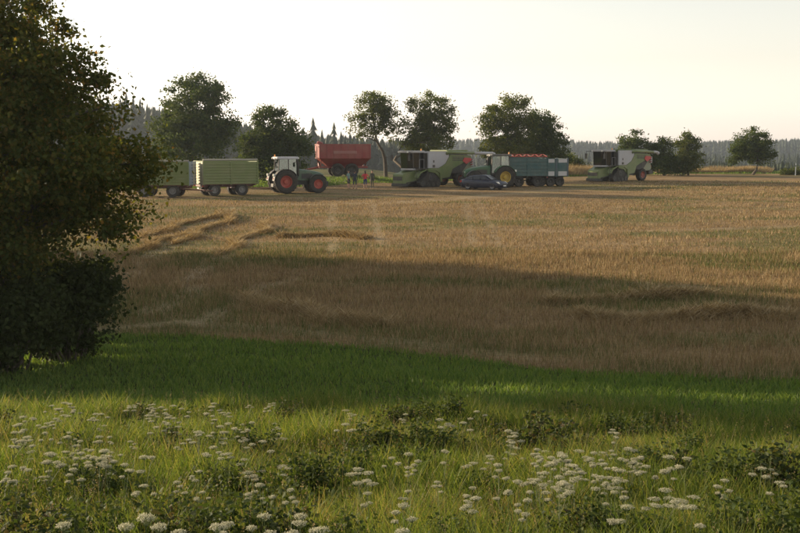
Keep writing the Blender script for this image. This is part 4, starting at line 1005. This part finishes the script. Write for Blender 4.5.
# --- dark blue car
def car(loc, rz, label):
    t = empty('car', loc, rz, label, 'car')
    BL = paint('car dark blue', (.008,.014,.036), .38, 0, .08, .0); TR = paint('car trim', (.02,.02,.022), .5, dust=.2); AL = paint('alloy', (.16,.16,.165), .4, .5, .2)
    def loft(name, secs, m, closed=True, parent=t, sm=True):
        n = len(secs[0]); mb = MB(); mb.add([p for s_ in secs for p in s_], [(i*n+k, i*n+(k+1) % n, (i+1)*n+(k+1) % n, (i+1)*n+k) for i in range(len(secs)-1) for k in range(n)]+[tuple(range(n)), tuple(range(len(secs)*n-1, (len(secs)-1)*n-1, -1))])
        return mb.build(name, m, parent, smooth=sm)
    secs = []
    for x, w_, zt, zb in ((-2.30,.62,.92,.42),(-2.22,.78,1.00,.28),(-1.9,.86,1.03,.22),(-1.2,.90,1.00,.20),(0,.91,.97,.19),(.9,.90,.96,.20),(1.4,.88,.90,.21),(1.9,.84,.82,.22),(2.2,.76,.72,.26),(2.30,.60,.62,.36)):
        secs.append([(x,-w_*.9,zb),(x,-w_,zb+.12),(x,-w_,zt-.22),(x,-w_*.95,zt-.05),(x,-w_*.80,zt),(x,0,zt+.03),(x,w_*.80,zt),(x,w_*.95,zt-.05),(x,w_,zt-.22),(x,w_,zb+.12),(x,w_*.9,zb)])
    body = loft('body', secs, BL)
    gh = []
    for x, w_, z in ((-2.0,.66,1.02),(-1.45,.64,1.30),(-.9,.62,1.42),(0,.61,1.46),(.35,.60,1.43),(1.15,.64,.98)):
        gh.append([(x,-w_-.12*(1.46-z)/.5*0-.0,.95),(x,-w_,z-.03),(x,-w_*.75,z),(x,w_*.75,z),(x,w_,z-.03),(x,w_,.95)])
    gh = [[(x, (-.76 if p[1] < 0 else .76) if abs(p[2]-.95) < 1e-6 else p[1], p[2]) for x, *_ in [s_[0]] for p in [(q[0], q[1], q[2])]] if False else [(q[0], (math.copysign(.76, q[1]) if abs(q[2]-.95) < 1e-6 else q[1]), q[2]) for q in s_] for s_ in gh]
    loft('roof', gh, BL)
    ws = [(1.19,-.66,.995),(1.19,.66,.995),(.42,.55,1.435),(.42,-.55,1.435)]
    def pane(pts, name, off):
        o = Vector(off); g = MB(); g.add([Vector(p)+o*.012 for p in pts]+[Vector(p)+o*.03 for p in pts], [(3,2,1,0),(4,5,6,7),(0,1,5,4),(1,2,6,5),(2,3,7,6),(3,0,4,7)]); g.build(name, paint('car glass', (.012,.016,.02), .12, dust=.0), t)
    pane(ws, 'windscreen', (.5,0,.86))
    pane([(-1.98,-.6,1.04),(-1.98,.6,1.04),(-1.47,.52,1.30),(-1.47,-.52,1.30)][::-1], 'rear_window', (-.5,0,.86))
    for s in (-1, 1):
        o = (0, s*.95, .25)
        for nm, pts in (('side_window', [(.92,s*.745,1.0),(.05,s*.755,1.0),(.02,s*.635,1.40),(.34,s*.63,1.39)]), ('side_window', [(-.03,s*.755,1.0),(-.85,s*.755,1.0),(-.85,s*.645,1.36),(-.06,s*.635,1.40)]), ('quarter_window', [(-.92,s*.755,1.0),(-1.7,s*.74,1.03),(-1.4,s*.68,1.24),(-.92,s*.65,1.35)])):
            pane(pts, nm, o)
        w_ = MB(); w_.prism([(2.12,.60),(2.24,.62),(2.0,.80),(1.72,.80)], s*.60, s*.83); w_.build('headlight', LMP, t, .02)
        MB().box(-2.27,-2.1,s*.70-.12,s*.70+.12,.72,.90).build('tail_lamp', RED_L, t, .03)
        MB().box(.70,.86,s*.98-.09,s*.98+.09,.98,1.12).build('mirror', BL, t, .04)
        for x in (-1.38, 1.38): wheel(t, x, s*.80, .33, .22, .22, AL, 0, s, .015)
        for x in (.15, -.75): MB().box(x, x+.16, s*.905-.012, s*.905+.012, .84, .87).build('door_handle', TR, t)
    MB().box(2.26,2.33,-.42,.42,.50,.62).build('grille', TR, t, .02)
    MB().box(2.30,2.35,-.26,.26,.36,.46).build('number_plate', WPLATE, t)
    MB().box(-2.33,-2.27,-.26,.26,.60,.71).build('rear_plate', WPLATE, t)
    MB().box(-2.28,2.28,-.80,.80,.17,.215).build('sill', TR, t)
    return t
car(on(484, 111.0), R(-33), 'dark blue sedan parked in front of the yellow-rimmed tractor')

# --- white marker post at the right edge
mp = empty('marker_post', on(795, 158), 0, 'white roadside marker post at the far right field edge', 'post')
m0 = MB(); m0.prism([(-.06,-.05),(.06,-.05),(.06,.05),(-.06,.05)], -.2, 1.7, 'z'); m0.build('post', WPLATE, mp, .02)
MB().box(-.064,.064,-.054,.054,1.25,1.42).build('black_band', BLK, mp)

# ------------------------------------------------------------------ people
SKIN = paint('skin', (.36,.20,.13), .6, dust=0); HAIR = paint('dark hair', (.02,.015,.01), .7, dust=0); SHOE = paint('shoes', (.03,.028,.025), .6, dust=.3)
def person(loc, rz, label, shirt, legs, sleeve=1.22, leg_cut=.0, arms='down', hgt=1.78, hair_long=False, seed=1):
    rd = random.Random(seed)
    V = []; E = []; Rr = []
    def v(p, r, par=None):
        V.append(p); Rr.append(r)
        if par is not None: E.append((par, len(V)-1))
        return len(V)-1
    pel = v((0,0,.96), (.15,.12)); sp = v((.01,0,1.14), (.145,.11), pel); chs = v((.0,0,1.34), (.17,.125), sp); nk0 = v((-.01,0,1.49), (.07,.07), chs)
    nk = v((.0,0,1.56), (.055,.058), nk0); hd = v((.015,0,1.65), (.078,.092), nk); ht = v((.005,0,1.735), (.07,.082), hd)
    v((.105,0,1.648), (.018,.016), hd)                       # nose
    for s in (-1, 1): v((.0, s*.088, 1.655), (.016,.022), hd)  # ears
    stance = rd.uniform(.09,.13)
    for s in (-1, 1):
        sh = v((-.01,s*.18,1.425), (.068,.066), chs)
        if arms == 'down': el, wr, ha = (-.02,s*.25,1.15), (.05,s*.25,.90), (.08,s*.245,.82)
        elif arms == 'hips': el, wr, ha = (-.08,s*.36,1.20), (.04,s*.20,1.02), (.09,s*.16,1.0)
        else: el, wr, ha = (.05,s*.25,1.17), (.26,s*.12,1.16), (.32,s*.05,1.17)
        e = v(el, (.046,.046), sh); w_ = v(wr, (.03,.034), e); hn = v(ha, (.022,.042), w_)
        d = (Vector(ha)-Vector(wr)).normalized(); side = d.cross(Vector((1,0,0.2))).normalized()
        for k in range(4): 
            q = Vector(ha)+d*.02+side*(k-1.5)*.02; f1 = v(tuple(q+d*.04), (.010,.010), hn); v(tuple(q+d*(.075-.008*abs(k-1.2))+Vector((.012,0,0))), (.008,.008), f1)
        th = Vector(wr)+d*.05; v(tuple(th+side*-.05+d*.02), (.010,.010), hn)
        hp = v((0,s*.095,.89), (.10,.095), pel); kn = v((.025,s*stance,.50), (.062,.06), hp); an = v((-.01,s*stance*1.1,.10), (.043,.042), kn); v((.15,s*stance*1.25,.045), (.045,.038), an)
    me = bpy.data.meshes.new('person'); me.from_pydata(V, E, [])
    ob = bpy.data.objects.new('person', me); C.objects.link(ob)
    mod = ob.modifiers.new('skin', 'SKIN'); mod.use_smooth_shade = True
    for i, r in enumerate(Rr): me.skin_vertices[0].data[i].radius = r
    me.skin_vertices[0].data[0].use_root = True
    sb = ob.modifiers.new('sub', 'SUBSURF'); sb.levels = 1; sb.render_levels = 1
    dg = bpy.context.evaluated_depsgraph_get(); nm = bpy.data.meshes.new_from_object(ob.evaluated_get(dg))
    bpy.data.objects.remove(ob)
    for m in (SKIN, shirt, legs, SHOE, HAIR): nm.materials.append(m)
    for p in nm.polygons:
        x, y, z = p.center; k = 0
        if z < .085: k = 3
        elif z < .97 and abs(y) < .235 and not (x > .03 and abs(y) > .17 and z > .7): k = 2 if z > leg_cut else 0
        elif z < 1.50 and (abs(y) < .19 and x < .17 or z > sleeve): k = 1
        elif z > 1.60 and (z > 1.70 or x < -.03): k = 4
        p.material_index = k; p.use_smooth = True
    s = hgt/1.80; o = link('person', nm); o.location = loc; o.rotation_euler = (0,0,rz); o.scale = (s,s,s)
    h = MB(); h.lathe_y([(-.088,.001),(-.07,.055),(-.03,.092),(.03,.092),(.07,.055),(.088,.001)], c=(-.012,0,1.72), n=12)
    if hair_long: h.tube([(-.06,0,1.72),(-.085,0,1.58),(-.09,0,1.42)], [.07,.075,.04], 8)
    h.build('hair', HAIR, o, smooth=True)
    tag(o, label, 'person', 'people talking beside the machines'); return o
person(on(348.5, 112.5), R(-30), 'person in a grey-green top and dark shorts, leftmost of the group', paint('shirt grey green', (.16,.24,.22), .85, dust=0), paint('shorts dark', (.03,.03,.035), .9, dust=0), 1.24, .48, 'down', 1.88, False, 1)
person(on(354.8, 111.5), R(75), 'person in dark navy clothes, second from left in the group', paint('jacket navy', (.025,.032,.045), .85, dust=0), paint('trousers navy', (.02,.03,.045), .9, dust=0), .9, .45, 'down', 1.90, False, 2)
person(on(365.2, 112.5), R(100), 'person in a red top and blue shorts with dark hair', paint('shirt red', (.50,.045,.06), .85, dust=0), paint('shorts blue', (.03,.04,.12), .9, dust=0), 1.2, .46, 'hips', 1.84, True, 3)
person(on(372.2, 113.5), R(-70), 'person in dark olive clothes, rightmost of the group', paint('shirt olive', (.05,.05,.035), .85, dust=0), paint('trousers olive', (.045,.045,.04), .9, dust=0), .9, .0, 'down', 1.86, False, 4)

# ------------------------------------------------------------------ haze
hz = bpy.data.materials.new('evening haze'); t, o = nodes_of(hz)
pv = t.nodes.new('ShaderNodeVolumePrincipled'); pv.inputs['Color'].default_value = (.80,.88,1.0,1); pv.inputs['Density'].default_value = .00021
pv.inputs['Anisotropy'].default_value = .68
t.links.new(pv.outputs[0], o.inputs['Volume'])
hb = MB().box(-900, 900, -90, 1560, -17.5, 34).build('haze', hz); tag(hb, 'thin warm evening haze fading the distant woods', 'haze', None, 'stuff')
